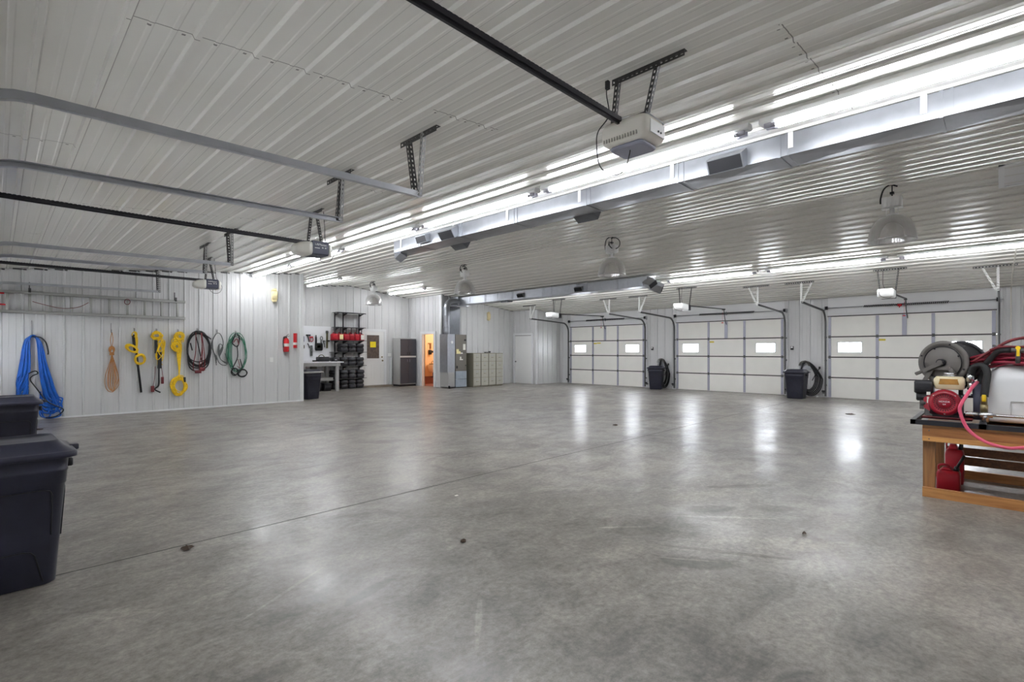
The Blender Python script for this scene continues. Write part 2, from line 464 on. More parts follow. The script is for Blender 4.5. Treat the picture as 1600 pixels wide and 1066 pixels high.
def wall_y(name, x0, x1, y, ph, sp=.311, base=0., sgn=-1, z1=None):      # wall in the XZ plane facing -Y
    mb = MB(); sheet(mb, rib_profile(x0, x1, ph, sp), lambda u, h, v: (u, y + sgn * h, v), base, z1 or (lambda u: zc(u)))
    return struct(mb.build(name, 'wall_steel'))
def wall_x(name, y0, y1, x, ph, sp=.305, base=0., sgn=-1, z1=None):
    mb = MB(); sheet(mb, rib_profile(y0, y1, ph, sp), lambda u, h, v: (x + sgn * h, u, v), base, z1 if z1 is not None else zc(x))
    return struct(mb.build(name, 'wall_steel'))
YW = 14.1
wall_y('wall_left', XL, 6.0, YW, .362)
wall_x('wall_left_return', YW, YB, 6.0, YW + .1, sgn=1)
wall_y('wall_back', 6.0, 12.0, YB, 6.15, .305)
# bathroom partition with its opening
BY0, BY1, BZ = 15.95, 16.71, 2.08
mb = MB()
f_ = lambda u, h, v: (12.0 - h, u, v)
sheet(mb, rib_profile(BY1, YB, BY1 + .2, .305), f_, 0, zc(12.)); sheet(mb, rib_profile(15.55, BY0, 15.6, .305), f_, 0, zc(12.))
sheet(mb, rib_profile(BY0, BY1, BY0 + .1, .305), f_, BZ, zc(12.))
struct(mb.build('wall_bathroom', 'wall_steel'))
wall_y('wall_furnace', 12.0, 16.0, 15.55, 12.1, .305)
wall_x('wall_side_room', 14.15, 15.55, 16.0, 14.2)
wall_y('wall_corner', 16.0, XR, 14.15, 16.12, .305)
# wall with the three garage doors on the far right
DY = [(.09, 3.77), (4.97, 8.62), (9.9, 13.54)]
DH = 2.44
mb = MB(); f_ = lambda u, h, v: (XR - h, u, v)
for a, b, ph in ((YN, .09, -.05), (3.77, 4.97, 3.95), (8.62, 9.9, 8.8), (13.54, 14.15, 13.7)):
    sheet(mb, rib_profile(a, b, ph, .305), f_, 0, zc(XR) + .01)
struct(mb.build('wall_right', 'wall_steel'))
mb = MB()
for a, b in DY: mb.box((XR - .012, a, DH), (XR + .1, b, zc(XR) + .02))
struct(mb.build('wall_right_header', 'header_white'))
mb = MB()
mb.box((XR + .12, YN - .1, 0), (XR + .2, .09, 3.1)); mb.box((XR + .12, 3.77, 0), (XR + .2, 4.97, 3.1)); mb.box((XR + .12, 8.62, 0), (XR + .2, 9.9, 3.1)); mb.box((XR + .12, 13.54, 0), (XR + .2, 20, 3.1))
mb.box((XL - .2, YN - .1, 0), (XL - .1, .09, 3.2)); mb.box((XL - .2, 3.77, 0), (XL - .1, 4.97, 3.2)); mb.box((XL - .2, 8.62, 0), (XL - .1, 9.9, 3.2)); mb.box((XL - .2, 13.54, 0), (XL - .1, 20., 3.2)); mb.box((XL - .2, YN - .2, 0), (XR + .2, YN - .1, 4)); mb.box((XL - .2, 19.9, 0), (XR + .2, 20, 4))
struct(mb.build('wall_outer', 'exterior'))
mb = MB()
for a, b, ph in ((YN, .09, -.05), (3.77, 4.97, 3.95), (8.62, 9.9, 8.8), (13.54, YW, 13.7)):
    sheet(mb, rib_profile(a, b, ph, .305), lambda u, h, v: (XL + h, u, v), 0, zc(XL) + .01)
for a, b in DY: mb.box((XL - .1, a, DH), (XL + .012, b, zc(XL) + .02))
struct(mb.build('wall_near_left', 'wall_steel'))
mb = MB(); sheet(mb, rib_profile(XL, XR, .1, .305), lambda u, h, v: (u, YN + h, v), 0, lambda u: zc(u)); struct(mb.build('wall_near', 'wall_steel'))
# corner trims, base trims
mb = MB(); mb.box((5.93, YW - .03, 0), (6.03, YW + .02, zc(6) - .02)); mb.box((6.0, YW, 0), (6.03, YW + .08, zc(6) - .02)); struct(mb.build('trim_2', 'trim_white'))
mb = MB(); mb.box((11.97, 15.52, 0), (12.03, 15.62, zc(12) - .02)); struct(mb.build('trim_3', 'trim_white'))
mb = MB(); mb.box((15.97, 14.12, 0), (16.03, 14.19, zc(16) - .02)); struct(mb.build('trim_4', 'trim_white'))
mb = MB(); mb.box((11.05, YB - .09, 0), (11.12, YB - .01, 1.15)); struct(mb.build('trim_5', 'trim_white'))
mb = MB(); mb.box((XL, YW - .022, .0), (5.93, YW, .035)); struct(mb.build('baseboard_left', 'trim_white'))
mb = MB(); mb.box((9.62, YB - .3, 0), (11.04, YB, .07)); struct(mb.build('trim_6', 'concrete_curb'))
# dark foam closure along the ceiling line of the back walls
mb = MB()
for a, b in ((XL, 6.0),):
    x = a
    while x < b: mb.box((x, YW - .02, zc(x) - .028), (min(x + .2, b), YW, zc(x) + .0)); x += .31
x = 6.1
while x < 11.9: mb.box((x, YB - .02, zc(x) - .03), (x + .2, YB, zc(x) - .0)); x += .31
x = 12.1
while x < 15.9: mb.box((x, 15.53, zc(x) - .03), (x + .2, 15.55, zc(x) - .0)); x += .31
struct(mb.build('trim_7', 'galv_dark'))

# bathroom behind the partition
mb = MB()
mb.box((12.1, 17.55, .0), (14.2, 17.65, 2.6)); mb.box((14.1, 15.6, 0), (14.2, 17.6, 2.6)); mb.box((12.06, 15.56, 2.5), (14.2, 17.6, 2.6)); mb.box((12.1, 15.6, 0), (14.2, 15.66, 2.6))
mb.box((12.07, 15.62, 0), (12.1, BY0, 2.6)); mb.box((12.07, BY1, 0), (12.1, 17.6, 2.6)); mb.box((12.07, BY0, BZ), (12.1, BY1, 2.6))
struct(mb.build('wall_bathroom_inside', 'bath_wall'))
mb = MB(); mb.box((12.1, 15.66, 0), (14.1, 17.55, .012)); mb.box((12.1, 17.535, .012), (14.1, 17.55, .33)); struct(mb.build('floor_bathroom', 'bath_floor'))
mb = MB()
mb.box((11.94, BY0 - .12, 0), (12.1, BY0, BZ + .1)); mb.box((11.94, BY1, 0), (12.1, BY1 + .12, BZ + .1)); mb.box((11.94, BY0, BZ), (12.1, BY1, BZ + .1))
struct(mb.build('door_6', 'trim_white'))

# ------------------------------------------------------------------ garage doors on the right wall
def garage_door(i, y0, y1, sticker):
    yc = (y0 + y1) / 2; w = y1 - y0
    root = bpy.data.objects.new('door_%d' % i, None); COL.objects.link(root); root.location = (XR - .03, yc, 0); struct(root)
    xa, xb = XR - .055, XR - .01
    sh = DH / 4
    wy = [(yc + w * .27, yc + w * .425), (yc - w * .425, yc - w * .27)]
    wz = (1.375, 1.655)
    def stile_mb(z0, z1):
        s = MB()
        for q in (y0 + .055, y1 - .055, yc - w / 6, yc + w / 6):
            s.box((xa - .018, q - .036, z0 + .012), (xa, q + .036, z1 - .012))
        return s
    for k in range(4):
        z0, z1 = k * sh + .008, (k + 1) * sh - .006
        mb = MB()
        if k == 2:
            mb.box((xa, y0, z0), (xb, y1, wz[0])); mb.box((xa, y0, wz[1]), (xb, y1, z1))
            ys = [y0] + sorted([v for p in wy for v in p]) + [y1]
            for a, b in ((ys[0], ys[1]), (ys[2], ys[3]), (ys[4], ys[5])): mb.box((xa, a, wz[0]), (xb, b, wz[1]))
        else: mb.box((xa, y0, z0), (xb, y1, z1))
        sec = part(root, 'door_section', mb, 'door_skin')
        s = stile_mb(z0, z1)
        if k == 3: s.box((xa - .022, yc - .05, z0 + .01), (xa, yc + .05, z1 - .01))
        part(sec, 'stile', s, 'door_stile', 'grey steel stiles')
        if k < 3:
            h_ = MB()
            for q in (y0 + .055, y1 - .055, yc - w / 6, yc + w / 6):
                h_.box((xa - .026, q - .03, z1 - .035), (xa - .016, q + .03, z1 + .05)); h_.cyl((xa - .03, q - .035, z1 + .006), (xa - .03, q + .035, z1 + .006), .01, 8)
            part(sec, 'hinge', h_, 'galv_dark')
        if k == 2:
            for a, b in wy:
                fr = MB(); t = .028
                fr.box((xa - .008, a - t, wz[0] - t), (xa, b + t, wz[0])); fr.box((xa - .008, a - t, wz[1]), (xa, b + t, wz[1] + t))
                fr.box((xa - .008, a - t, wz[0]), (xa, a, wz[1])); fr.box((xa - .008, b, wz[0]), (xa, b + t, wz[1]))
                part(sec, 'window_frame', fr, 'white_plastic')
                g = MB(); g.box((xa + .018, a, wz[0]), (xa + .022, b, wz[1])); part(sec, 'window_pane', g, 'pane')
    mb = MB()
    for k in range(1, 4): mb.box((xa - .004, y0 + .01, k * sh - .016), (xb - .004, y1 - .01, k * sh + .018))
    part(root, 'joint_seal', mb, 'door_gap')
    mb = MB(); mb.box((xa - .014, y0, DH - .008), (XR - .013, y1, DH + .02)); part(root, 'top_seal', mb, 'door_gap')
    mb = MB(); mb.box((xa, y0, 0), (xb, y1, .008)); part(root, 'bottom_seal', mb, 'black_rubber')
    s = MB(); s.box((xa - .002, yc + w * .115, 1.70), (xa, yc + w * .165, 1.75)); s.box((xa - .002, yc + w * .06, 1.715), (xa, yc + w * .112, 1.76)) if i == 3 else None
    part(root, 'warning_sticker', s, 'warn_yellow')
    return root
for i, (a, b) in enumerate(DY):
    o = copy_tree(garage_door(i + 1, a, b, True))
    o.name = 'door_%d' % (7 + i); o.location = (XL + .03, (a + b) / 2, 0); o.rotation_euler = (0, 0, PI)
mb = MB()
for a, b in DY:
    for q0, q1 in ((a - .07, a), (b, b + .07)): mb.box((XR - .022, q0, 0), (XR + .13, q1, DH + .0))
struct(mb.build('trim_8', 'trim_white'))

door_word = ['nearest, behind the hose reel', 'middle of the three', 'farthest, by the corner']
# torsion springs above each right-hand door
for i, (a, b) in enumerate(DY):
    yc = (a + b) / 2; zz = 2.70; xx = XR - .10
    t = thing('torsion_spring', ['black torsion spring with red cone above the garage door behind the hose reel',
                                 'black torsion spring on its shaft above the middle right-hand garage door',
                                 'black torsion spring on its shaft above the garage door nearest the far corner'][i], 'garage door spring', (xx, yc, zz), 'torsion springs over the right-hand doors')
    mb = MB(); mb.cyl((xx, a - .12, zz), (xx, b + .12, zz), .011, 8); part(t, 'shaft', mb, 'galv')
    mb = MB(); n = 90; mb.tube([(xx + .026 * math.cos(2 * PI * k / 6), yc - .93 + 1.86 * k / (n * 3), zz + .026 * math.sin(2 * PI * k / 6)) for k in range(n * 3 + 1)], .011, 5)
    part(t, 'spring_coil', mb, 'black_metal')
    for s_ in (a - .02, b + .02):
        mb = MB(); mb.lathe([(.02, -.03), (.055, -.028), (.05, .0), (.055, .028), (.02, .03)], (xx, s_, zz), (0, 1, 0), 14, True, True)
        part(t, 'cable_drum', mb, 'black_metal')
        mb = MB(); mb.box((xx - .02, s_ - .06 if s_ < yc else s_ + .05, zz - .08), (XR - .03, s_ - .05 if s_ < yc else s_ + .06, zz + .05)); part(t, 'end_bearing_plate', mb, 'galv')
    mb = MB(); mb.box((xx - .02, yc - .01, zz - .06), (XR - .02, yc + .01, zz + .06)); part(t, 'center_bracket', mb, 'galv')
    if i == 0:
        mb = MB(); mb.lathe([(.03, -.05), (.036, 0), (.03, .05)], (xx - .01, yc + .1, zz - .02), (0, 1, 0), 10, True, True); mb.cyl((xx - .02, yc + .1, zz - .02), (xx - .05, yc + .1, zz - .09), .012, 6); part(t, 'winding_cone', mb, 'red')

def door_track(name, label, y, side, xw, xe, zh, ze, hang_x, color, group):
    """C-section rail: up the jamb, round the bend, then out under the ceiling"""
    t = thing(name, label, 'garage door track', (xw, y, 0), group)
    sx = 1 if xe > xw else -1; r = .38
    path = [(xw, .04), (xw, zh - r)] + [(xw + sx * r * (1 - math.cos(PI / 2 * k / 8)), zh - r + r * math.sin(PI / 2 * k / 8)) for k in range(1, 9)] + [(xe, ze)]
    mb = MB(); prof = [(-.012, -.024), (.026, -.024), (.026, -.018), (-.005, -.018), (-.005, .018), (.026, .018), (.026, .024), (-.012, .024)]
    rings = []
    for k, (px, pz) in enumerate(path):
        a = V3((path[min(k + 1, len(path) - 1)][0] - path[max(k - 1, 0)][0], 0, path[min(k + 1, len(path) - 1)][1] - path[max(k - 1, 0)][1])).normalized()
        nrm = V3((-a.z, 0, a.x))
        rings.append([V3((px, y, pz)) + V3((0, 1, 0)) * (u * side) + nrm * w_ for u, w_ in prof])
    mb.loft(rings, False); part(t, 'rail', mb, color)
    return t
# right-hand tracks and their white V hangers
RL = ['right jamb of the garage door behind the hose reel', 'left jamb of the garage door behind the hose reel', 'right jamb of the middle garage door',
      'left jamb of the middle garage door', 'right jamb of the far corner garage door', 'left jamb of the far corner garage door']
q = 0
for a, b in DY:
    for y, s_ in ((a - .05, 1), (b + .05, -1)):
        t = door_track('garage_door_track', 'white-hung door track at the ' + RL[q], y, s_, XR - .12, 14.97, 2.62, 2.71, 15, 'galv_dark', 'tracks of the right-hand doors')
        x0 = 15.0; zt = zr(x0) - .03; o = .26 * s_
        mb = MB(); mb.angle((x0, y - .28, zt), (x0, y + .42, zt), (1, 0, 0), (0, 0, -1), .04, .05); part(t, 'ceiling_angle', mb, 'perf')
        mb = MB(); mb.angle((x0 + .01, y, zt), (x0 - .01, y, 2.70), (0, 1, 0), (1, 0, 0), .04, .06); mb.angle((x0 + .01, y + o, zt), (x0 - .01, y + .02 * s_, 2.70), (0, 1, 0), (1, 0, 0), .04, .06)
        part(t, 'hanger', mb, 'perf_white', 'white V-shaped hanger')
        for z in (.35, 1.1, 1.8):
            mb = MB(); mb.box((XR - .12, y - .02, z), (XR - .02, y + .02, z + .04)); part(t, 'wall_clip', mb, 'galv_dark')
        q += 1
# left-hand tracks
LT = [(3.60, 1, 2.715, 2.755, 'nearest camera and topmost in view, ending beside the foreground opener'), (5.02, -1, 2.735, 2.79, 'second from camera, crossing in front of the middle opener hangers'),
      (8.55, 1, 2.70, 2.745, 'third from camera, ending under a long zigzag hanger'), (9.93, -1, 2.735, 2.775, 'fourth from camera, ending just above the farthest opener'), (13.5, 1, 2.70, 2.735, 'farthest, running just above the ladder')]
for k, (y, s_, z0, z1, w_) in enumerate(LT):
    t = door_track('garage_door_track', 'galvanized door track ' + w_, y, s_, -.24, 2.56, z0, z1, 2.5, 'galv', 'tracks of the left-hand doors')
    x0 = 2.5; zt = zl(x0) - .025
    mb = MB(); mb.angle((x0, y - .3, zt), (x0, y + .22, zt), (1, 0, 0), (0, 0, -1), .045, .05); part(t, 'ceiling_angle', mb, 'perf')
    mb = MB(); mb.angle((x0, y + .10 * s_, zt), (x0 + .0, y, z1 - .02), (0, 1, 0), (1, 0, 0), .04, .042); part(t, 'hanger', mb, 'perf')
    mb = MB(); mb.angle((x0, y - .12, zt), (x0 + .03, y - .02, z1 - .02), (0, 1, 0), (1, 0, 0), .032, .042); part(t, 'hanger', mb, 'perf_light')
    mb = MB(); mb.cyl((x0 + .02, y + .012, z1), (x0 + .02, y - .03, z1), .009, 6); part(t, 'bolt', mb, 'chrome')

# ------------------------------------------------------------------ garage door openers
def opener_left(y, z, label, kind, cordshape):
    t = thing('garage_door_opener', label, 'garage door opener', (3.06, y, z), 'openers of the left-hand doors')
    # rail
    mb = MB(); hw = .02
    mb.box((-.32, y - hw, z - .012), (2.95, y + hw, z + .018)); mb.box((-.32, y - .008, z - .028), (2.95, y + .008, z - .012))
    part(t, 'rail', mb, 'black_metal')
    mb = MB()
    k = -.3
    while k < 2.93: mb.box((k, y - .017, z + .018), (k + .022, y + .017, z + .022)); k += .034
    part(t, 'drive_chain', mb, 'black')
    zt = zl(3.0) - .025
    if kind == 'cream':
        hx0, hx1, hy0, hy1 = 2.95, 3.22, y - .19, y + .14; ht, hb = z + .0, z - .15
        mb = MB(); rg = []
        for zz, k in ((ht, .0), (ht - .03, -.012), (ht - .10, -.012), (hb + .02, .0), (hb, .03)):
            rg.append([((hx0 + hx1) / 2 + px, (hy0 + hy1) / 2 + py, zz) for px, py in rrect(hx1 - hx0 - 2 * k, hy1 - hy0 - 2 * k, .05 if zz > hb + .03 else .04, 5)])
        mb.loft(rg, True); h = part(t, 'motor_housing', mb, 'cream_plastic')
        mb = MB()
        for k in range(13): mb.box((hx0 - .0135, hy0 + .05 + k * .021, hb + .02), (hx0 - .005, hy0 + .058 + k * .021, hb + .045))
        part(h, 'vent', mb, 'file_tan')
        mb = MB(); mb.rbox(((hx0 + hx1) / 2, (hy0 + hy1) / 2, hb - .012), (hx1 - hx0 - .05, hy1 - hy0 - .07, .03), .04, 5, .012); part(t, 'light_lens', mb, 'lens_gray', 'grey light lens')
        mb = MB(); mb.box((hx0 + .05, hy0 - .018, hb + .035), (hx1 - .03, hy0 - .010, ht - .03)); p = part(t, 'control_panel', mb, 'white_plastic')
        mb = MB(); [mb.cyl((hx1 - .12 + k * .035, hy0 - .018, hb + .06), (hx1 - .12 + k * .035, hy0 - .023, hb + .06), .007, 10) for k in range(2)]; part(p, 'button', mb, 'black')
        mb = MB(); mb.box((hx0 + .02, hy0 + .0, ht), (hx1 - .0, hy1 - .05, ht + .012)); part(t, 'top_plate', mb, 'galv_dark')
        by0, by1 = y - .17, y + .12; ax0, ax1 = y - .5, y + .06
        hx = 3.1; htp = ht + .01
        ay0, ay1 = 1.42, 1.95
    else:
        hx0, hx1 = 2.97, 3.20; ht, hb = z + .015, z - .17; w = .15
        mb = MB(); mb.rbox(((hx0 + hx1) / 2, y, (ht + hb) / 2), (hx1 - hx0, w * 2, ht - hb), .02, 3, .01); part(t, 'motor_housing', mb, 'panel_navy', 'dark blue-grey motor body')
        def dome(xa, xb):
            mb = MB(); rg = []
            for k in range(7):
                a = PI / 2 * k / 6; x = xa + (xb - xa) * math.sin(a); s = max(.12, math.cos(a)) ** .55
                rg.append([(x, y + py * s, (ht + hb) / 2 - .012 + pz * s - .02 * (1 - s)) for py, pz in rrect(w * 2 + .02, ht - hb - .01, .05, 4)])
            return mb.loft(rg, True)
        part(t, 'light_lens', dome(hx0, hx0 - .2), 'lens_white'); part(t, 'light_lens', dome(hx1, hx1 + .07), 'lens_white')
        mb = MB(); mb.box((hx0 + .005, y - w - .004, hb + .015), (hx1 - .005, y - w + .002, ht - .012)); p = part(t, 'side_panel', mb, 'panel_navy')
        text(p, 'lettering', 'LiftMaster', (hx0 + .115, y - w - .006, z - .035), .04, 'white_text', '-Y')
        mb = MB(); mb.box((hx0 + .03, y - w - .006, z - .088), (hx0 + .10, y - w - .003, z - .078)); part(p, 'printed_line', mb, 'white_text')
        mb = MB(); mb.box((hx0 + .13, y - w - .007, z - .082), (hx0 + .15, y - w - .003, z - .066)); mb.box((hx0 + .17, y - w - .007, z - .082), (hx0 + .19, y - w - .003, z - .066)); part(p, 'button', mb, 'white_plastic')
        hx = 3.06; htp = ht
        ay0, ay1 = y - .36, y + .04
        by0, by1 = y - .13, y + .1
    mb = MB(); mb.angle((3.0, ay0, zl(3) - .024), (3.0, ay1, zl(3) - .024), (1, 0, 0), (0, 0, -1), .04, .034); part(t, 'ceiling_angle', mb, 'perf')
    if kind == 'cream': ends = ((1.60, hx - .02, y - .13), (1.90, hx - .06, y + .1))
    else: ends = ((y - .16, hx + .05, by0 + .03), (y - .0, hx - .05, by1))
    for yy, ex, ey in ends:
        mb = MB(); mb.angle((3.01, yy, zl(3) - .03), (ex, ey, htp + .0), (0, 1, 0), (1, 0, 0), .03, .034); part(t, 'hanger', mb, 'perf')
    mb = MB()
    if kind == 'cream':
        mb.tube(spline([(2.99, 1.98, zl(3) - .03), (2.985, 1.985, 3.2), (2.99, 1.97, 3.05), (2.95, y + .17, z - .02), (2.93, y + .17, z - .12), (2.95, y + .16, z - .26), (3.0, y + .1, z - .33), (3.04, y + .02, z - .31), (3.05, y - .02, z - .2), (3.05, y - .02, z - .15)], 6), .004, 6)
        mb.rbox((2.99, 1.98, zl(3) - .05), (.03, .03, .06), .008)
    else:
        mb.tube(spline([(3.1, y - .2, zl(3.1) - .03), (3.13, y - .17, z + .2), (3.16, y - .12, z + .05), (3.22, y - .1, z - .02), (3.26, y - .15, z - .14), (3.2, y - .19, z - .25), (3.1, y - .18, z - .27), (3.04, y - .16, z - .22), (3.02, y - .15, z - .17)], 6), .004, 6)
    part(t, 'power_cord', mb, 'black_rubber')
    if kind == 'cream':
        mb = MB(); mb.box((3.02, y - .04, ht + .005), (3.12, y + .06, ht + .05)); part(t, 'sprocket_cover', mb, 'white_plastic')
    return t
opener_left(1.86, 2.965, 'cream garage door opener with grey bottom lens hanging in the foreground', 'cream', 0)
opener_left(6.8, 2.885, 'white-ended garage door opener with dark side panel, in front of the near light row', 'dark', 1)
opener_left(11.72, 2.86, 'small distant garage door opener with dark side panel seen against the ribbed rope wall', 'dark', 2)

OPL = ['white-boxed opener hanging before the garage door behind the hose reel', 'white-boxed opener hanging before the middle right-hand garage door', 'white-boxed opener hanging before the garage door nearest the far corner']
def opener_right(y, label):
    z = 2.74
    t = thing('garage_door_opener', label, 'garage door opener', (14.3, y, z), 'openers of the right-hand doors')
    mb = MB(); mb.rbox((14.12, y, z - .03), (.44, .3, .19), .04, 4, .02); part(t, 'motor_housing', mb, 'white_plastic')
    mb = MB(); mb.rbox((14.42, y, z - .04), (.16, .28, .17), .02, 3, .01); part(t, 'gear_case', mb, 'black_metal')
    mb = MB(); mb.beam((14.45, y, z + .03), (17.42, y, z + .1), .035, .03); part(t, 'rail', mb, 'black_metal')
    zt = zr(14.45) - .025
    mb = MB(); mb.angle((14.45, y - .33, zt), (14.45, y + .3, zt), (1, 0, 0), (0, 0, -1), .04, .05); part(t, 'ceiling_angle', mb, 'perf')
    for yy in (-.2, .2):
        mb = MB(); mb.angle((14.43, y + yy, zt), (14.4, y + yy * .72, z + .03), (0, 1, 0), (-1, 0, 0), .028, .04); part(t, 'hanger', mb, 'perf')
    mb = MB(); mb.tube(spline([(14.4, y + .1, zt), (14.36, y + .1, z + .25), (14.3, y + .06, z + .06), (13.9, y + .1, z + .0), (13.86, y + .07, z - .1), (13.9, y - .05, z - .15), (14.0, y - .1, z - .13)], 6), .005, 5); part(t, 'power_cord', mb, 'black_rubber')
    mb = MB(); mb.tube(spline([(17.3, y, z + .09), (17.36, y, z - .02), (17.40, y, z - .2), (17.44, y - .02, z - .36), (17.5, y - .02, z - .42)], 5), .014, 6); part(t, 'door_arm', mb, 'galv_dark')
    mb = MB(); mb.box((17.22, y - .03, z + .06), (17.36, y + .03, z + .09)); part(t, 'trolley', mb, 'black_metal')
    mb = MB(); mb.tube([(17.28, y + .02, z + .06), (17.28, y + .03, z - .35)], .003, 4); mb.cyl((17.28, y + .06, z - .37), (17.28, y + .0, z - .37), .014, 8); part(t, 'release_handle', mb, 'red')
    return t
for i, (a, b) in enumerate(DY): opener_right((a + b) / 2 - (.0 if i else .05), OPL[i])

# ------------------------------------------------------------------ fluorescent strips
def strip_proto():
    t = thing('fluorescent_strip_light', 'x', 'ceiling light', (0, 0, 0))
    mb = MB(); mb.prism([(-.045, .035), (.045, .035), (.06, -.005), (.045, -.02), (-.045, -.02), (-.06, -.005)], -1.22, 1.22, 'xz'); part(t, 'housing', mb, 'housing_white')
    for x in (-.032, .032):
        mb = MB(); mb.cyl((x, -1.09, -.042), (x, 1.09, -.042), .019, 8); part(t, 'tube', mb, 'tube_lit', 'glowing white fluorescent tube')
        for s_ in (-1, 1):
            if x > 0: mb = MB(); mb.tube([(0, s_ * .95, .03), (.0, s_ * .95, .10)], .005, 5); mb.box((-.03, s_ * .95 - .01, .03), (.03, s_ * .95 + .01, .04)); part(t, 'ceiling_hook', mb, 'galv')
            mb = MB(); mb.rbox((x, s_ * 1.155, -.035), (.03, .06, .045), .008); mb.cyl((x, s_ * 1.09, -.042), (x, s_ * 1.13, -.042), .02, 8); part(t, 'lamp_holder', mb, 'socket')
    return t
proto = strip_proto(); used = False
def strip(x, y, label, group):
    global used
    o = proto if not used else copy_tree(proto); used = True
    o.location = (x, y, zc(x) - (.072 if x < 5 else .060)); o.rotation_euler = (0, -math.atan(.0915 if x < RX else -.106), 0)
    o['label'] = label; o['group'] = group
o_ = ['behind the camera line at the right picture edge', 'running over the large duct at right, before the register box', 'behind the foreground cream opener', 'joining the row over the duct far end', 'just past the duct end, right of the middle opener', 'ending against the rope wall, below the middle opener']
names1 = ['lit fluorescent strip of the near row, at the right picture edge above the duct', 'lit fluorescent strip of the near row, right of the foreground cream opener', 'lit fluorescent strip of the near row, directly behind the foreground cream opener',
          'lit fluorescent strip of the near row, over the far end of the big duct', 'lit fluorescent strip of the near row, just past the duct end', 'lit fluorescent strip of the near row, ending at the rope wall']
for k, y in enumerate((.30, 2.83, 5.36, 7.9, 10.43, 12.88)): strip(4.70, y, names1[k], 'near row of strip lights')
names2 = ['lit fluorescent strip of the far row, at the right picture edge', 'lit fluorescent strip of the far row, left of the foremost glass pendant', 'lit fluorescent strip of the far row, starting beside the far duct end',
          'lit fluorescent strip of the far row, behind the second pendant and far duct', 'lit fluorescent strip of the far row, beside the far half of the far duct', 'lit fluorescent strip of the far row, ending near the furnace']
for k, y in enumerate((.36, 2.97, 5.6, 8.25, 10.9, 13.5)): strip(13.3, y, names2[k], 'far row of strip lights')
strip(7.42, 15.85, 'lone lit fluorescent strip above the workbench alcove, left one', 'alcove strip lights')
strip(10.75, 16.05, 'lone lit fluorescent strip above the grey cabinet, right of the farthest pendant', 'alcove strip lights')
for x, g in ((4.70, 'near'), (13.3, 'far')):  # unseen strips added behind the camera for more ambient light
    for k in range(2):
        strip(x, -2.25 - k * 2.55, 'unseen lit fluorescent strip continuing the %s row past the picture edge' % g, g + ' row of strip lights')

# ------------------------------------------------------------------ ducts
def box_duct(t, x0, x1, y0, y1, z0, z1, seams, m):
    mb = MB(); mb.box((x0, y0, z0), (x1, y1, z1)); d = part(t, 'duct_body', mb, m)
    for y in seams:
        mb = MB()
        mb.box((x0 - .008, y - .012, z0 - .008), (x1 + .008, y + .012, z1 + .006)); mb.box((x0 - .012, y - .075, z0 - .004), (x1 + .006, y - .055, z1 + .004))
        part(d, 'joint_flange', mb, m)
    # cross-broken underside panels
    mb = MB(); ys = [y0] + list(seams) + [y1]; ys.sort()
    for a, b in zip(ys[:-1], ys[1:]):
        xm, ym = (x0 + x1) / 2, (a + b) / 2; e = .012
        vs = [(x0 + e, a + .02, z0 - .001), (x1 - e, a + .02, z0 - .001), (x1 - e, b - .02, z0 - .001), (x0 + e, b - .02, z0 - .001), (xm, ym, z0 - .016)]
        mb.add(vs, [(0, 4, 1), (1, 4, 2), (2, 4, 3), (3, 4, 0)])
    part(d, 'bottom_panel', mb, m)
def boot(t, c, d_, w, h, L, m):
    """angled register boot: collar turning out and down with a dark mouth"""
    c = V3(c); d_ = V3(d_).normalized()
    yv = V3((0, 1, 0)) if abs(d_.y) < .9 else V3((1, 0, 0)); up = d_.cross(yv).normalized(); yv = up.cross(d_).normalized()
    mb = MB(); rg = []
    for k, sc in ((0, 1.), (L, 1.)):
        rg.append([c + d_ * k + yv * (a * w / 2) + up * (b * h / 2) for a, b in ((-1, -1), (1, -1), (1, 1), (-1, 1))])
    mb.loft(rg, False); b = part(t, 'register_boot', mb, m)
    mb = MB(); mb.loft([[c + d_ * k + yv * (a * w * .46) + up * (bb * h * .44) for a, bb in ((-1, -1), (1, -1), (1, 1), (-1, 1))] for k in (L - .004, L + .004)], False)
    g = part(b, 'register_grille', mb, 'grille_dark', 'dark register opening')
    return b
DX0, DX1, DZ0, DZ1 = 5.32, 5.70, 3.29, 3.50
t = thing('air_duct', 'long bright galvanized rectangular duct hanging beside the near light row', 'duct', (5.5, 4, DZ0))
seams = [-2.6, -1.2, .35, 1.55, 2.6, 3.85, 5.15, 6.4, 7.55]
box_duct(t, DX0, DX1, YN + .1, 8.35, DZ0, DZ1, seams, 'duct')
for k, y in enumerate((.46, 1.45, 2.66, 3.95, 5.28, 6.55, 8.1)):
    mb = MB(); mb.box((DX0 - .014, y - .022, DZ0 + .06), (DX0 - .009, y + .022, zl(DX0) - .01)); part(t, 'hanger_strap', mb, 'white_plastic')
mb = MB(); mb.box((DX0, 8.35, DZ0), (DX1, 8.352, DZ1)); part(t, 'end_cap', mb, 'duct')
boot(t, (DX0 + .02, 2.03, 3.40), (-.75, -.0, -.45), .36, .15, .17, 'duct')
boot(t, (DX0 + .02, 7.35, 3.42), (-.8, 0, -.3), .3, .13, .12, 'duct')
boot(t, (DX0 + .02, 6.6, 3.42), (-.75, 0, -.5), .36, .15, .17, 'duct')
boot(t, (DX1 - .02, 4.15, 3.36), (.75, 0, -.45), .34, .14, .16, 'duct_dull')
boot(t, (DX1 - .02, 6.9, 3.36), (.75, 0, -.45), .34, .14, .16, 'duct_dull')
boot(t, (5.5, 8.3, 3.36), (-.2, .8, -.5), .30, .16, .18, 'duct')
EX0, EX1, EZ0, EZ1 = 12.5, 12.9, 3.2, 3.47
t = thing('air_duct', 'galvanized rectangular duct running from the furnace under the far ceiling slope', 'duct', (12.7, 11, EZ0))
seams2 = [8.0, 9.4, 10.8, 12.2, 13.6]
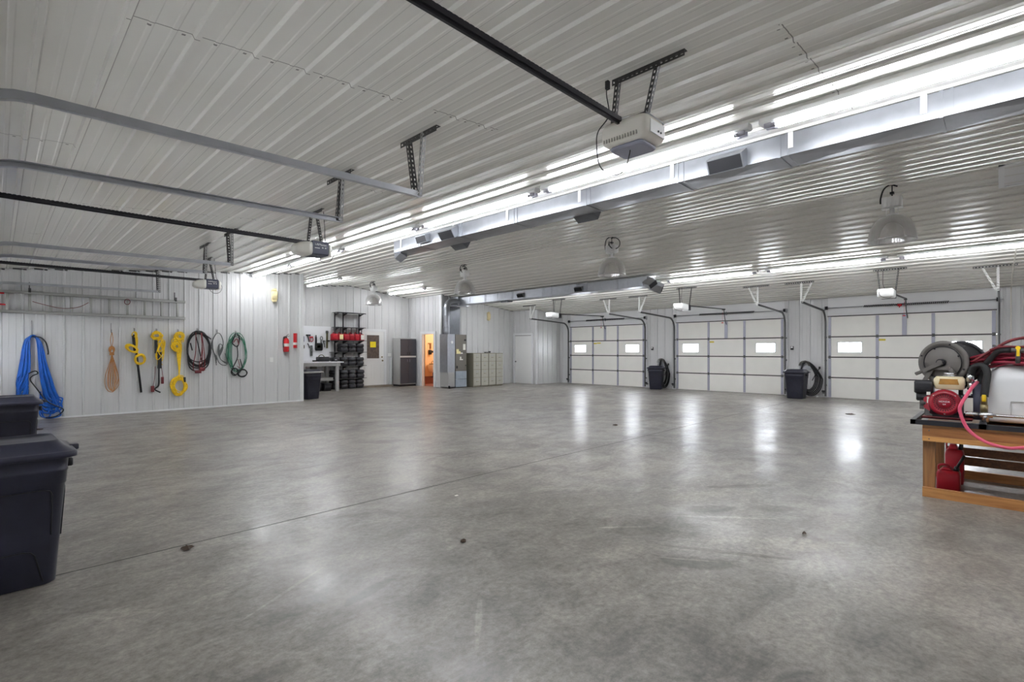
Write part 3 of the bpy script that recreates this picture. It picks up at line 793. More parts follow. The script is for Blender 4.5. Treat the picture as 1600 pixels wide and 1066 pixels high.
box_duct(t, EX0, EX1, 7.0, 15.0, EZ0, EZ1, seams2, 'duct')
for y in (7.6, 9.0, 10.4, 11.6, 12.9, 14.4):
    mb = MB(); mb.cyl((EX0 - .01, y, EZ0), (EX0 - .01, y, zr(EX0) - .01), .004, 6); part(t, 'hanger_rod', mb, 'galv')
boot(t, (EX0 + .02, 9.3, 3.33), (-.8, 0, -.35), .3, .13, .1, 'duct'); boot(t, (EX0 + .02, 11.75, 3.33), (-.8, 0, -.35), .3, .13, .1, 'duct')
boot(t, (EX0 + .06, 7.05, 3.33), (-.35, -.8, -.35), .26, .15, .32, 'duct'); boot(t, (12.8, 7.05, 3.27), (.35, -.8, -.4), .26, .15, .34, 'duct')
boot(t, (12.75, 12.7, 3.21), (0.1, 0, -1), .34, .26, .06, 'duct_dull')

# furnace with its plenum and the round supply pipe
t = thing('furnace', 'tall brown-grey furnace with papers stuck on it below ducts by the file cabinets', 'furnace', (12.3, 15.1, 0))
mb = MB(); mb.box((12.2, 14.9, .64), (12.74, 15.4, 2.04)); fb = part(t, 'cabinet', mb, 'furnace')
mb = MB(); mb.box((12.2, 14.885, .34), (12.74, 15.4, .635)); mb.box((12.2, 14.885, .03), (12.74, 15.4, .325)); part(t, 'base_stand', mb, 'furnace_base', 'bluish galvanized base')
mb = MB(); mb.box((12.21, 14.893, 1.35), (12.73, 14.9, 1.36)); mb.box((12.63, 14.88, 1.80), (12.72, 14.9, 1.86)); mb.box((12.24, 14.88, .74), (12.29, 14.9, .84)); mb.box((12.68, 14.88, .83), (12.71, 14.9, .87)); part(fb, 'latch', mb, 'black')
mb = MB(); mb.box((12.57, 14.894, 1.45), (12.69, 14.899, 1.68)); mb.box((12.40, 14.893, 1.06), (12.56, 14.899, 1.10)); mb.box((12.41, 14.893, 1.10), (12.48, 14.899, 1.19)); mb.box((12.30, 14.893, 1.30), (12.55, 14.898, 1.35)); part(fb, 'notice', mb, 'paper')
mb = MB(); mb.box((12.24, 14.892, 1.3), (12.36, 14.898, 1.48)); mb.box((12.36, 14.892, 1.3), (12.44, 14.898, 1.4)); part(fb, 'notice', mb, 'paper_yellow', 'yellow sticker')
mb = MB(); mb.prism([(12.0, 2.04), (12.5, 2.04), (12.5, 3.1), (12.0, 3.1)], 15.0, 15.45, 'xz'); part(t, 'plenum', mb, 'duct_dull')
mb = MB(); mb.box((11.83, 14.92, .6), (12.19, 15.4, 2.05)); ra = part(t, 'return_duct', mb, 'duct')
mb = MB(); mb.box((11.84, 14.90, .05), (12.16, 15.4, .6)); mb.box((11.86, 14.89, .08), (12.10, 14.90, .57)); part(t, 'filter_box', mb, 'cab_gray')
mb = MB(); mb.cyl((12.03, 14.92, 1.74), (12.03, 14.9, 1.74), .055, 16); part(ra, 'dial_cover', mb, 'white_plastic')
mb = MB(); mb.tube(spline([(11.94, 15.1, 2.04), (11.94, 15.1, 2.9), (11.96, 15.1, 3.15), (12.1, 15.1, 3.28), (12.3, 15.1, 3.31), (12.52, 15.1, 3.31)], 6), .12, 16); part(t, 'supply_pipe', mb, 'duct')
mb = MB()
for z in (2.3, 2.75): mb.cyl((11.94, 15.1, z), (11.94, 15.1, z + .03), .126, 16)
part(t, 'pipe_collar', mb, 'duct')
mb = MB(); mb.box((12.4, 15.005, 3.16), (12.95, 15.45, 3.5)); part(t, 'duct_transition', mb, 'duct')
mb = MB(); mb.cyl((11.86, 14.86, 0), (11.86, 14.86, .1), .035, 10); part(t, 'drain_cup', mb, 'black')
mb = MB(); mb.cyl((11.88, 15.36, 2.05), (11.88, 15.36, zr(11.88)), .03, 10); part(t, 'vent_pipe', mb, 'white_plastic')

# ------------------------------------------------------------------ high-bay pendants along the ridge
def highbay_proto():
    t = thing('high_bay_pendant', 'x', 'pendant light', (0, 0, 0))
    mb = MB(); mb.box((-.03, -.025, -.13), (.03, .025, -.10)); mb.tube(arc((0, 0, -.15), .025, 0, 2 * PI, 12), .006, 6); mb.cyl((0, 0, -.12), (0, 0, .0), .008, 8); part(t, 'hook', mb, 'black_metal')
    mb = MB(); mb.rbox((0, 0, -.25), (.17, .24, .15), .02, 3, .01)
    for k in range(4): mb.box((-.09, -.09 + k * .05, -.32), (-.084, -.06 + k * .05, -.18))
    mb.rbox((0, 0, -.335), (.12, .26, .02), .02, 3); part(t, 'ballast_box', mb, 'cast_alu')
    mb = MB(); mb.lathe([(.03, -.34), (.03, -.41), (.05, -.42), (.075, -.44), (.085, -.46)], n=16, cap0=True, cap1=True)
    for s_ in (-.07, .07): mb.cyl((0, s_, -.34), (0, s_, -.45), .004, 5)
    part(t, 'socket_neck', mb, 'cast_alu')
    prof = [(.085, -.455), (.15, -.475), (.21, -.53), (.255, -.61), (.28, -.70), (.295, -.80), (.30, -.835), (.292, -.835), (.287, -.80), (.272, -.70), (.247, -.61), (.203, -.535), (.147, -.483), (.085, -.463)]
    rg = []
    for r, h in prof: rg.append([(r * (1 + (.012 if j % 2 else -.012) * (r > .1)) * math.cos(2 * PI * j / 80), r * (1 + (.012 if j % 2 else -.012) * (r > .1)) * math.sin(2 * PI * j / 80), h) for j in range(80)])
    mb = MB(); mb.loft(rg, True, False, False); part(t, 'shade', mb, 'acrylic', 'clear prismatic dome shade')
    mb = MB(); mb.lathe([(.0, -.70), (.03, -.69), (.055, -.63), (.05, -.55), (.025, -.48), (.025, -.46)], n=16); part(t, 'bulb', mb, 'lens_white')
    return t
hb = highbay_proto()
HB = [((9.3, 1.17), 'clear dome pendant nearest the camera, at upper right, with a short black cord'), ((9.3, 6.05), 'clear dome pendant with a round loop of black cord, second from the camera'),
      ((9.3, 10.95), 'clear dome pendant above the furnace duct, third from the camera'), ((9.3, 15.9), 'clear dome pendant farthest away, above the workbench alcove')]
for k, ((x, y), lab) in enumerate(HB):
    o = hb if k == 0 else copy_tree(hb)
    o.location = (x, y, zc(x) - .02); o['label'] = lab; o['group'] = 'high bay pendants along the ridge'
    mb = MB(); z = zc(x) - .02
    if k == 0: mb.tube(spline([(x + .02, y - .06, z - .02), (x - .04, y + .02, z - .0), (x - .08, y + .09, z - .06), (x - .06, y + .13, z - .18), (x - .04, y + .135, z - .26)], 6), .011, 6)
    else:
        c = V3((x - .05, y - .1 if k == 1 else y - .02, z - .15)); r = .12 if k == 1 else .09
        mb.tube([V3((x, y, z))] + [c + V3((.7, -.7, 0)) * (r * math.cos(a)) + V3((0, 0, 1)) * (r * math.sin(a)) for a in [PI * .7 - q * .35 for q in range(17)]] + [V3((x - .06, y + .05, z - .22))], .01, 6)
    part(o, 'supply_cord', mb, 'black_rubber')

# attic hatch and hanging cord on the right slope
mb = MB(); hy0, hy1, hx0, hx1 = -.75, .035, 9.32, 10.18
for x0, y0, x1, y1 in ((hx0, hy1 - .06, hx1, hy1), (hx0, hy0, hx1, hy0 + .06), (hx0, hy0, hx0 + .05, hy1), (hx1 - .05, hy0, hx1, hy1)):
    mb.loft([[(x0, y0, zr(x0) - .028), (x1, y0, zr(x1) - .028), (x1, y1, zr(x1) - .028), (x0, y1, zr(x0) - .028)], [(x0, y0, zr(x0)), (x1, y0, zr(x1)), (x1, y1, zr(x1)), (x0, y1, zr(x0))]], False)
t = thing('attic_hatch', 'flat grey access hatch with raised frame in the ribbed ceiling at the right picture edge', 'hatch', (9.75, -.35, zr(9.75)))
part(t, 'surround', mb, 'trim_white')
mb = MB(); a = (hx0 + .05, hy0 + .06, hx1 - .05, hy1 - .06); mb.loft([[(a[0], a[1], zr(a[0]) - .022), (a[2], a[1], zr(a[2]) - .022), (a[2], a[3], zr(a[2]) - .022), (a[0], a[3], zr(a[0]) - .022)], [(a[0], a[1], zr(a[0])), (a[2], a[1], zr(a[2])), (a[2], a[3], zr(a[2])), (a[0], a[3], zr(a[0]))]], False)
part(t, 'hatch_panel', mb, 'header_white')
mb = MB(); mb.tube(spline([(13.5, -.2, zr(13.5) - .05), (14.4, -.185, zr(14.4) - .08), (15.2, -.17, zr(15.2) - .1), (17.3, -.165, 3.0), (17.5, -.16, 2.6), (17.52, -.16, 1.2)], 6), .012, 6)
prop(mb.build('extension_lead', 'cream_plastic'), 'cream cord running down the ceiling slope and wall at the right picture edge', 'cord')

# ------------------------------------------------------------------ trash bins
def bin_proto(lid):
    t = thing('trash_bin', 'x', 'trash bin', (0, 0, 0))
    mb = MB(); rg = []
    for z, w, d_ in ((0, .40, .36), (.010, .425, .385), (.30, .465, .42), (.60, .507, .462), (.604, .516, .471), (.675, .526, .480), (.68, .533, .487), (.692, .533, .487), (.697, .528, .482), (.752, .536, .490), (.757, .562, .517), (.775, .562, .517), (.775, .525, .48), (.1, .41, .37)):
        rg.append([(px, py, z) for px, py in rrect(w, d_, .055, 6)])
    mb.loft(rg, True); b = part(t, 'body', mb, 'navy_plastic')
    fy = lambda z: .1925 + .0385 * z / .6 + .001
    fx = lambda z: .2125 + .041 * z / .6 + .001
    for sg in (-1, 1):
        mb = MB(); pts = [(-.185, .30), (-.19, .54), (-.18, .565), (-.15, .575), (.15, .575), (.18, .565), (.19, .54), (.185, .30)]
        mb.tube([(x, sg * fy(z), z) for x, z in pts], .0045, 6)
        mb.tube([(x, sg * fy(z), z) for x, z in ((-.15, .03), (-.115, .19), (-.095, .215), (-.06, .222), (.06, .222), (.095, .215), (.115, .19), (.15, .03))], .0045, 6)
        part(b, 'moulded_line', mb, 'black_plastic')
        mb = MB(); mb.tube([(sg * fx(z), y, z) for y, z in ((-.16, .28), (-.165, .54), (-.15, .57), (.15, .57), (.165, .54), (.16, .28))], .0045, 6)
        part(b, 'moulded_line', mb, 'black_plastic')
    for sx in (-1, 1):
        mb = MB(); mb.rbox((sx * .285, 0, .70), (.035, .16, .05), .012)
        part(t, 'handle', mb, 'black_plastic')
    if lid:
        mb = MB(); rg = []
        for z, w, d_ in ((.762, .60, .555), (.764, .612, .567), (.788, .612, .567), (.795, .604, .559), (.797, .585, .54), (.803, .565, .52), (.828, .50, .455), (.852, .462, .417), (.861, .448, .403), (.863, .43, .385), (.853, .41, .365), (.851, .20, .16)):
            rg.append([(px, py, z) for px, py in rrect(w, d_, .06, 5)])
        mb.loft(rg, True); l = part(t, 'lid', mb, 'navy_plastic')
        for sx in (-1, 1):
            mb = MB(); mb.rbox((sx * .312, 0, .785), (.05, .05, .035), .01)
            part(l, 'lid_latch', mb, 'navy_plastic')
    return t
b1 = bin_proto(True)
def place(o, loc, rz, label, group):
    o.location = loc; o.rotation_euler = (0, 0, rz); o['label'] = label; o['group'] = group
place(b1, (.035, 4.29, 0), .03, 'large dark navy lidded trash bin cut by the left edge in the foreground', 'dark plastic trash bins')
b2 = copy_tree(b1); b2.scale = (.95, .95, 1); place(b2, (.105, 8.5, 0), -.02, 'dark navy lidded trash bin behind the foreground one, in front of the blue hose', 'dark plastic trash bins')
b3 = copy_tree(b1); place(b3, (17.05, 9.17, 0), PI / 2 + .35, 'dark navy trash bin between the middle and the farthest garage doors', 'dark plastic trash bins')
b4 = copy_tree(b1); place(b4, (16.62, 4.38, 0), PI / 2 - .04, 'dark navy trash bin left of the thick black hose by the middle garage door', 'dark plastic trash bins')
b5 = copy_tree(b1); place(b5, (6.43, 14.62, 0), .25, 'dark navy trash bin with pale rim beside the workbench and rope wall corner', 'dark plastic trash bins')

mb = MB(); rg = []  # pale ring added in place of light reflected off the bin rim
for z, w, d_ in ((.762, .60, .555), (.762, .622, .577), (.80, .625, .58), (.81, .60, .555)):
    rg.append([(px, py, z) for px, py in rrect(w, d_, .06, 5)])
mb.loft(rg, True, False, False); o = mb.build('rim_reflection', 'cab_gray', b5); o['label'] = 'pale band as rim reflection'
# ------------------------------------------------------------------ hoses by the right wall
def wall_hose(y, z, label, wmul=1.):
    t = thing('wall_hose', label, 'hose', (XR - .06, y, z), 'black hoses hung between the right-hand doors')
    for r in (.15, .115):
        mb = MB(); mb.tube([V3((XR - .05 - .08 * q, y + r * math.cos(a), z - .03 + r * math.sin(a))) for q in (0, 1) for a in [PI * j / 12 for j in (range(13) if q == 0 else range(12, -1, -1))]], .009, 6); part(t, 'hanger_bracket', mb, 'reel_gray')
    mb = MB(); mb.prism([(y - .17, z - .16), (y + .17, z - .16), (y + .15, z - .02), (y - .15, z - .02)], XR - .022, XR - .045, 'yz'); part(t, 'back_plate', mb, 'galv')
    mb = MB(); random.seed(int(y * 10))
    for k in range(6):
        w_ = (.17 + .022 * k) * wmul; zb = .035 + .035 * (5 - k); zt_ = z + .12 - .006 * k
        x = XR - .075 - .02 * (k % 3); cy = y - .10 * wmul - .014 * k
        pts = []
        for j in range(30):
            a = 2 * PI * j / 30; sn = math.sin(a)
            pts.append(V3((x, cy + w_ * math.cos(a) * (1.15 - .35 * max(0, sn)) + .09 * max(0, sn) * wmul, (zt_ + zb) / 2 + (zt_ - zb) / 2 * sn)))
        mb.tube(pts, .015, 7, True)
    mb.tube(spline([(XR - .07, y - .20 * wmul, .5), (XR - .09, y - .33 * wmul, .75), (XR - .07, y - .40 * wmul, z - .1)], 5), .012, 6)
    mb.cyl((XR - .07, y - .40 * wmul, z - .12), (XR - .07, y - .40 * wmul, z - .05), .026, 8)
    part(t, 'hose', mb, 'black')
wall_hose(4.38, .98, 'thick black coiled hose right of the bin between near and middle garage doors')
wall_hose(9.20, 1.0, 'black coiled hose behind the bin between middle and farthest garage doors', .7)
for y, w_ in ((9.60, 'left of the middle garage door'), (4.75, 'between the near and middle garage doors')):
    t = thing('door_button', 'small black and white push-button box ' + w_, 'switch', (XR - .03, y, 1.5), 'garage door buttons')
    mb = MB(); mb.box((XR - .05, y - .04, 1.44), (XR - .012, y + .04, 1.56)); part(t, 'plate', mb, 'black'); mb = MB(); mb.box((XR - .058, y - .028, 1.50), (XR - .05, y + .028, 1.55)); part(t, 'button', mb, 'white_plastic')
for k, y in enumerate([v for a, b in DY for v in (a - .09, b + .09)]):
    t = thing('safety_sensor', 'small black safety sensor at the ' + RL[k], 'sensor', (XR - .1, y, .15), 'door safety sensors')
    mb = MB(); mb.box((XR - .13, y - .03, .12), (XR - .02, y + .03, .16)); part(t, 'bracket', mb, 'galv_dark'); mb = MB(); mb.rbox((XR - .13, y, .19), (.05, .09, .05), .01); part(t, 'sensor_eye', mb, 'black')

# ------------------------------------------------------------------ rope wall
def hook(t, x, z, ln=.12):
    mb = MB(); mb.tube(spline([(x, YW - .012, z), (x, YW - .02, z - ln), (x, YW - .06, z - ln - .03), (x, YW - .09, z - ln + .0), (x, YW - .095, z - ln + .04)], 5), .007, 6); part(t, 'hook', mb, 'hook')
# aluminium extension ladder
t = thing('extension_ladder', 'aluminium extension ladder hung sideways on the ribbed wall above the hoses', 'ladder', (1.2, YW - .12, 2.4))
zt, zb = 2.575, 2.185
mb = MB()
for yy in (YW - .10, YW - .17):
    pass
mb.box((XL + .02, YW - .135, zt - .03), (3.15, YW - .125, zt + .03)); mb.box((XL + .02, YW - .135, zt + .022), (3.15, YW - .10, zt + .03)); mb.box((XL + .02, YW - .135, zt - .03), (3.15, YW - .10, zt - .022)); part(t, 'side_rail', mb, 'ladder_alu')
mb = MB(); mb.box((XL + .02, YW - .135, zb - .03), (3.15, YW - .125, zb + .03)); mb.box((XL + .02, YW - .135, zb + .022), (3.15, YW - .10, zb + .03)); mb.box((XL + .02, YW - .135, zb - .03), (3.15, YW - .10, zb - .022)); part(t, 'side_rail', mb, 'ladder_alu')
for k in range(11):
    x = -.17 + k * .3155
    mb = MB(); mb.rbox((x, YW - .115, (zt + zb) / 2), (.046, .034, zt - zb), .012, 3, .001); part(t, 'rung', mb, 'ladder_alu')
for x in (.46, 2.95):
    mb = MB(); mb.box((x - .02, YW - .16, zt + .01), (x + .02, YW - .02, zt + .04)); mb.box((x - .02, YW - .16, zt + .0), (x + .02, YW - .145, zt + .09)); mb.cyl((x, YW - .03, zt + .04), (x, YW - .03, zt + .22), .01, 6); part(t, 'wall_bracket', mb, 'galv_dark')
mb = MB(); mb.tube(spline([(.5, YW - .15, 2.4), (.7, YW - .15, 2.34), (.95, YW - .15, 2.29), (1.2, YW - .15, 2.33), (1.37, YW - .15, 2.44)], 6), .006, 5); part(t, 'pull_rope', mb, 'dark_red')
mb = MB(); mb.tube([(2.03 + .05 * math.cos(a), YW - .15 - .01 * math.sin(3 * a), 2.5 + .06 * math.sin(a)) for a in [k * .5 for k in range(26)]], .007, 5); part(t, 'rope_knot', mb, 'dark_red')
mb = MB(); mb.box((-.02, YW - .15, 2.52), (.10, YW - .135, 2.55)); mb.box((-.02, YW - .15, 2.30), (.12, YW - .135, 2.33)); part(t, 'red_tie', mb, 'red')

def W(x, z, o=.06): return V3((x, YW - o, z))
# blue hose: long hanks over one hook
t = thing('air_hose', 'long hank of bright blue hose draped over a hook behind the bins', 'hose', (.5, YW - .06, 1.68), 'hoses and cords on the rope wall'); hook(t, .494, 2.02, .28)
random.seed(3); mb = MB()
for k in range(18):
    f = k / 17; j = random.uniform(-.012, .012); o = .045 + .007 * (k % 6)
    zb_ = .25 + .4 * random.random(); zr_ = .04 + .34 * random.random(); e = random.random()
    left = [(.44, zb_ + .35), (.36 + .06 * e, zb_ + .12), (.30 + .05 * e, zb_ + .05), (.275 + .05 * f, zb_ + .25), (.30 + .15 * f, .95), (.34 + .125 * f, 1.25), (.37 + .09 * f, 1.5), (.42 + .05 * f + j, 1.655 + j)]
    right = [(.50, 1.70 + .02 * f + j), (.56 + .03 * f, 1.66 + j), (.585 + .07 * f, 1.48), (.60 + .10 * f, 1.2), (.62 + .15 * f, .9), (.66 + .18 * f, .6), (.70 + .20 * f, .36 + .1 * e), (.74 + .22 * e, zr_ + .08), (.70 + .2 * e, max(.035, zr_ - .04)), (.60 + .1 * e, zr_), (.62, zr_ + .2)]
    mb.tube(spline([W(x, z, o) for x, z in left + right], 5), .0135, 7)
part(t, 'hose', mb, 'blue_hose')
mb = MB(); mb.tube(spline([W(.5, 1.70, .1), W(.62, 1.68, .1), W(.7, 1.58, .1), W(.735, 1.4, .1), W(.73, 1.33, .1)], 5), .013, 6)
mb.tube(spline([W(.44, .95, .1), W(.54, 1.0, .1), W(.58, .95, .1), W(.5, .9, .1), W(.47, .82, .1), W(.56, .65, .1), W(.7, .4, .1), W(.84, .28, .1), W(.97, .18, .1), W(.86, .06, .1), W(.7, .04, .1)], 5), .012, 6); part(t, 'hose_tail', mb, 'black_rubber', 'dark hose ends')
# tan rope
t = thing('coiled_rope', 'tan rope tied in a long teardrop hank hanging from a hook', 'rope', (1.77, YW - .05, 1.6), 'hoses and cords on the rope wall'); hook(t, 1.76, 2.02, .18)
mb = MB(); random.seed(4)
mb.tube(spline([W(1.77, 1.82), W(1.745, 1.65), W(1.765, 1.5), W(1.79, 1.65), W(1.77, 1.82)], 5), .006, 5)
for k in range(6): mb.tube([W(1.77 + .05 * math.cos(a) * (1 - .1 * k), 1.44 + .07 * math.sin(a) - .012 * k, .05 + .008 * k) for a in [2 * PI * j / 14 for j in range(14)]], .009, 5, True)
for k in range(4): mb.tube([W(1.77 + .035 * math.cos(a), 1.32 + .012 * k, .06 + .03 * math.sin(a)) for a in [2 * PI * j / 12 for j in range(12)]], .008, 5, True)
for k in range(6):
    a = -.115 + .045 * k; b_ = .12 - .035 * k
    mb.tube(spline([W(1.77, 1.34, .05), W(1.77 + a * .3, 1.15, .05 + .005 * k), W(1.77 + a, .85, .05), W(1.77 + a * .9, .6 + .02 * k, .05), W(1.77 + (a + b_) * .4, .50 + .03 * (k % 4), .06), W(1.77 + b_, .66, .05), W(1.77 + b_ * .8, .95, .055), W(1.77, 1.34, .06)], 5), .006, 5)
part(t, 'rope', mb, 'tan_rope')
def loops(mb, cx, cz, rx, rz, n, r, seed, o=.05, jit=.15, tilt=.0):
    random.seed(seed)
    for k in range(n):
        sx = rx * (1 + random.uniform(-jit, jit)); sz = rz * (1 + random.uniform(-jit, jit)); dx = random.uniform(-jit, jit) * rx * .4; dz = random.uniform(-jit, jit) * rz * .4; tl = tilt + random.uniform(-jit, jit)
        pts = []
        for j in range(22):
            a = 2 * PI * j / 22; x = sx * math.cos(a); z = sz * math.sin(a)
            pts.append(W(cx + dx + x * math.cos(tl) - z * math.sin(tl), cz + dz + x * math.sin(tl) + z * math.cos(tl), o + .006 * (k % 5) + .01 * math.sin(a + k)))
        mb.tube(pts, r, 6, True)
# yellow cord over black pole
t = thing('extension_lead', 'yellow cord knotted around a thin black pole hanging on the ribbed wall', 'cord', (2.19, YW - .06, 1.5), 'hoses and cords on the rope wall'); hook(t, 2.17, 1.93, .05)
mb = MB(); loops(mb, 2.12, 1.46, .105, .065, 11, .010, 5, .09, .22, -.6); loops(mb, 2.27, 1.22, .085, .105, 14, .010, 6, .09, .22)
for k in range(4): mb.tube(spline([W(2.17 + .008 * k, 1.84, .08), W(2.19 + .012 * k, 1.65, .1), W(2.2 + .005 * k, 1.45, .1), W(2.24, 1.32, .09)], 5), .008, 5)
loops(mb, 2.17, 1.78, .05, .07, 3, .008, 7, .08, .2); part(t, 'cord', mb, 'yellow_cord')
mb = MB(); mb.cyl(W(2.165, 1.78, .06), W(2.30, .46, .05), .022, 8); mb.cyl(W(2.15, 1.75, .075), W(2.18, 1.4, .075), .03, 8); part(t, 'pole', mb, 'black_rubber', 'black pole')
# yellow cord with black strap and red clamps
t = thing('jumper_cables', 'yellow cord bundle with black strap and dangling red clamps, right of the black pole', 'cable', (2.6, YW - .06, 1.5), 'hoses and cords on the rope wall'); hook(t, 2.59, 1.93, .05)
mb = MB(); loops(mb, 2.58, 1.76, .09, .075, 12, .009, 8, .08, .4); loops(mb, 2.66, 1.42, .06, .2, 8, .009, 9, .08, .35)
for k in range(3): mb.tube(spline([W(2.68, 1.75, .08), W(2.7 + .01 * k, 1.5, .08), W(2.62 - .03 * k, 1.3, .09), W(2.6 + .05 * k, 1.08, .08)], 5), .008, 5)
part(t, 'cord', mb, 'yellow_cord')
mb = MB(); mb.box((2.545, YW - .1, 1.35), (2.60, YW - .06, 1.72)); mb.box((2.6, YW - .1, 1.0), (2.68, YW - .06, 1.38)); mb.tube(spline([W(2.63, 1.1, .07), W(2.63, .8, .07), W(2.62, .6, .07), W(2.55, .52, .07), W(2.66, .44, .07)], 5), .018, 6); part(t, 'strap', mb, 'black')
mb = MB(); mb.tube(spline([W(2.56, 1.05, .07), W(2.55, .8, .07), W(2.52, .6, .07)], 4), .006, 5); mb.tube(spline([W(2.68, 1.05, .07), W(2.7, .85, .07), W(2.71, .76, .07)], 4), .006, 5)
mb.rbox((2.51, YW - .07, .53), (.07, .04, .14), .015); mb.rbox((2.70, YW - .07, .72), (.055, .04, .16), .015); part(t, 'clamp', mb, 'dark_red', 'red clamps')
# yellow double coil
t = thing('extension_lead', 'bright yellow cord in a knot above a large ring coil, below the ladder end', 'cord', (3.02, YW - .06, 1.2), 'hoses and cords on the rope wall'); hook(t, 3.01, 1.93, .05)
mb = MB(); loops(mb, 3.04, 1.75, .07, .085, 14, .010, 10, .07, .5); loops(mb, 2.98, 1.52, .09, .12, 16, .010, 11, .07, .55); loops(mb, 3.03, .57, .135, .2, 20, .011, 12, .06, .24)
for k in range(6): mb.tube(spline([W(2.98 + .02 * k, 1.45, .07), W(3.0 + .012 * k, 1.2, .07), W(3.02 + .006 * k, 1.0, .07), W(3.03, .78, .07)], 4), .009, 5)
part(t, 'cord', mb, 'yellow_cord')
mb = MB(); mb.rbox((3.14, YW - .08, .72), (.05, .05, .12), .015); part(t, 'plug', mb, 'black')
# black cable coil with red leads
t = thing('jumper_cables', 'big oval coil of black cable with dark red leads hanging on the ribbed wall', 'cable', (3.44, YW - .06, 1.45), 'hoses and cords on the rope wall'); hook(t, 3.42, 1.96, .05)
mb = MB(); loops(mb, 3.44, 1.45, .24, .42, 7, .014, 13, .06, .08)
for k in range(4): mb.tube(spline([W(3.2, 1.4, .07), W(3.25, 1.22 - .07 * k, .07), W(3.44, 1.14 - .075 * k, .08), W(3.64, 1.24 - .06 * k, .07), W(3.69, 1.42, .07)], 5), .014, 6)
mb.tube(spline([W(3.44, 1.86, .09), W(3.55, 1.82, .09), W(3.7, 1.7, .09)], 4), .015, 6); mb.tube(spline([W(3.26, 1.6, .09), W(3.28, 1.5, .09), W(3.3, 1.42, .09)], 4), .014, 6); mb.tube(spline([W(3.38, 1.75, .1), W(3.45, 1.4, .1), W(3.5, 1.15, .1)], 4), .012, 6)
part(t, 'cable', mb, 'gray_cord' if False else 'black_rubber')
mb = MB()
for x0, x1 in ((3.37, 3.32), (3.48, 3.5), (3.5, 3.45), (3.49, 3.56)): mb.tube(spline([W(x0, 1.85, .1), W((x0 + x1) / 2 + .02, 1.4, .11), W(x1, 1.1, .1), W(x1 + .0, .93, .1)], 4), .010, 5)
mb.rbox((3.42, YW - .1, .9), (.14, .03, .07), .012); mb.rbox((3.5, YW - .1, .96), (.1, .03, .09), .012); part(t, 'lead', mb, 'dark_red', 'dark red leads')
# grey cord
t = thing('extension_lead', 'thin dark grey cord in open loops between the black coil and the green coil', 'cord', (3.85, YW - .06, 1.4), 'hoses and cords on the rope wall'); hook(t, 3.84, 1.95, .05)
mb = MB()
for k in range(4):
    e = .012 * k
    mb.tube(spline([W(3.83, 1.05 + .06 * k, .06), W(3.8 + e, 1.25, .06), W(3.75 - e, 1.5, .06), W(3.75, 1.68, .06), W(3.83, 1.84, .07), W(3.92, 1.82, .07), W(3.98, 1.6, .07), W(3.94 - e, 1.4, .06), W(3.9, 1.28, .07), W(3.98, 1.5, .06), W(3.9, 1.58, .06), W(3.86 + e, 1.42, .06), W(3.92, 1.2, .07), W(4.06, 1.08 + e, .07)], 5), .009, 5)
mb.tube(spline([W(3.82, 1.3, .07), W(3.88, 1.12, .07), W(3.98, 1.05, .07), W(4.07, 1.09, .07), W(4.02, 1.35, .07)], 5), .009, 5)
part(t, 'cord', mb, 'gray_cord')
# green hose
t = thing('garden_hose', 'tall oval coil of green hose with black cable inside, rightmost on the rope wall', 'hose', (4.3, YW - .06, 1.4), 'hoses and cords on the rope wall'); hook(t, 4.27, 1.93, .05)
mb = MB(); loops(mb, 4.29, 1.36, .22, .47, 4, .009, 15, .06, .10)
for k in range(3): mb.tube(spline([W(4.2, 1.8, .08), W(4.11 + .03 * k, 1.5, .08), W(4.12 + .025 * k, 1.2, .08), W(4.2, .98, .08)], 5), .010, 6)
part(t, 'hose', mb, 'green_hose')
mb = MB(); mb.tube(spline([W(4.26, 1.85, .1), W(4.2, 1.7, .1), W(4.18, 1.6, .1), W(4.3, 1.52, .1), W(4.34, 1.75, .1), W(4.28, 1.84, .1)], 5), .014, 6); mb.tube(spline([W(4.29, 1.55, .1), W(4.3, 1.25, .1), W(4.2, 1.0, .1), W(4.17, .88, .1), W(4.27, .8, .1), W(4.4, .95, .1), W(4.36, 1.2, .1)], 5), .012, 6); loops(mb, 4.42, .84, .1, .09, 3, .012, 17, .08, .2); loops(mb, 4.24, .88, .08, .09, 2, .012, 18, .08, .2); part(t, 'inner_cable', mb, 'black_rubber', 'black cable')
mb = MB(); mb.tube(spline([W(4.2, 1.62, .11), W(4.28, 1.72, .11), W(4.32, 1.58, .11)], 5), .012, 6); mb.tube(spline([W(4.31, 1.2, .1), W(4.36, .97, .1), W(4.3, 1.02, .1)], 5), .008, 6); part(t, 'lead', mb, 'dark_red')
# fire extinguisher and its wall sign
t = thing('fire_extinguisher', 'red fire extinguisher with white label and black hose on the rope wall', 'fire extinguisher', (5.52, YW - .1, 1.4))
mb = MB(); mb.lathe([(.06, 0), (.075, .012), (.075, .31), (.062, .35), (.03, .375), (.025, .385)], (5.52, YW - .1, 1.38), (0, 0, 1), 20, True, True); cy = part(t, 'cylinder', mb, 'red')
mb = MB(); mb.lathe([(.0762, .15), (.0762, .23)], (5.52, YW - .1, 1.38), (0, 0, 1), 20); part(cy, 'instruction_band', mb, 'paper')
mb = MB(); mb.cyl((5.52, YW - .1, 1.76), (5.52, YW - .1, 1.81), .02, 10); mb.beam((5.52, YW - .1, 1.8), (5.60, YW - .13, 1.82), .02, .012); mb.beam((5.52, YW - .1, 1.82), (5.58, YW - .13, 1.87), .02, .012); part(t, 'valve', mb, 'black_metal')
mb = MB(); mb.tube(spline([(5.5, YW - .12, 1.8), (5.44, YW - .14, 1.78), (5.42, YW - .15, 1.65), (5.43, YW - .15, 1.5)], 5), .012, 6); part(t, 'hose', mb, 'black_rubber')
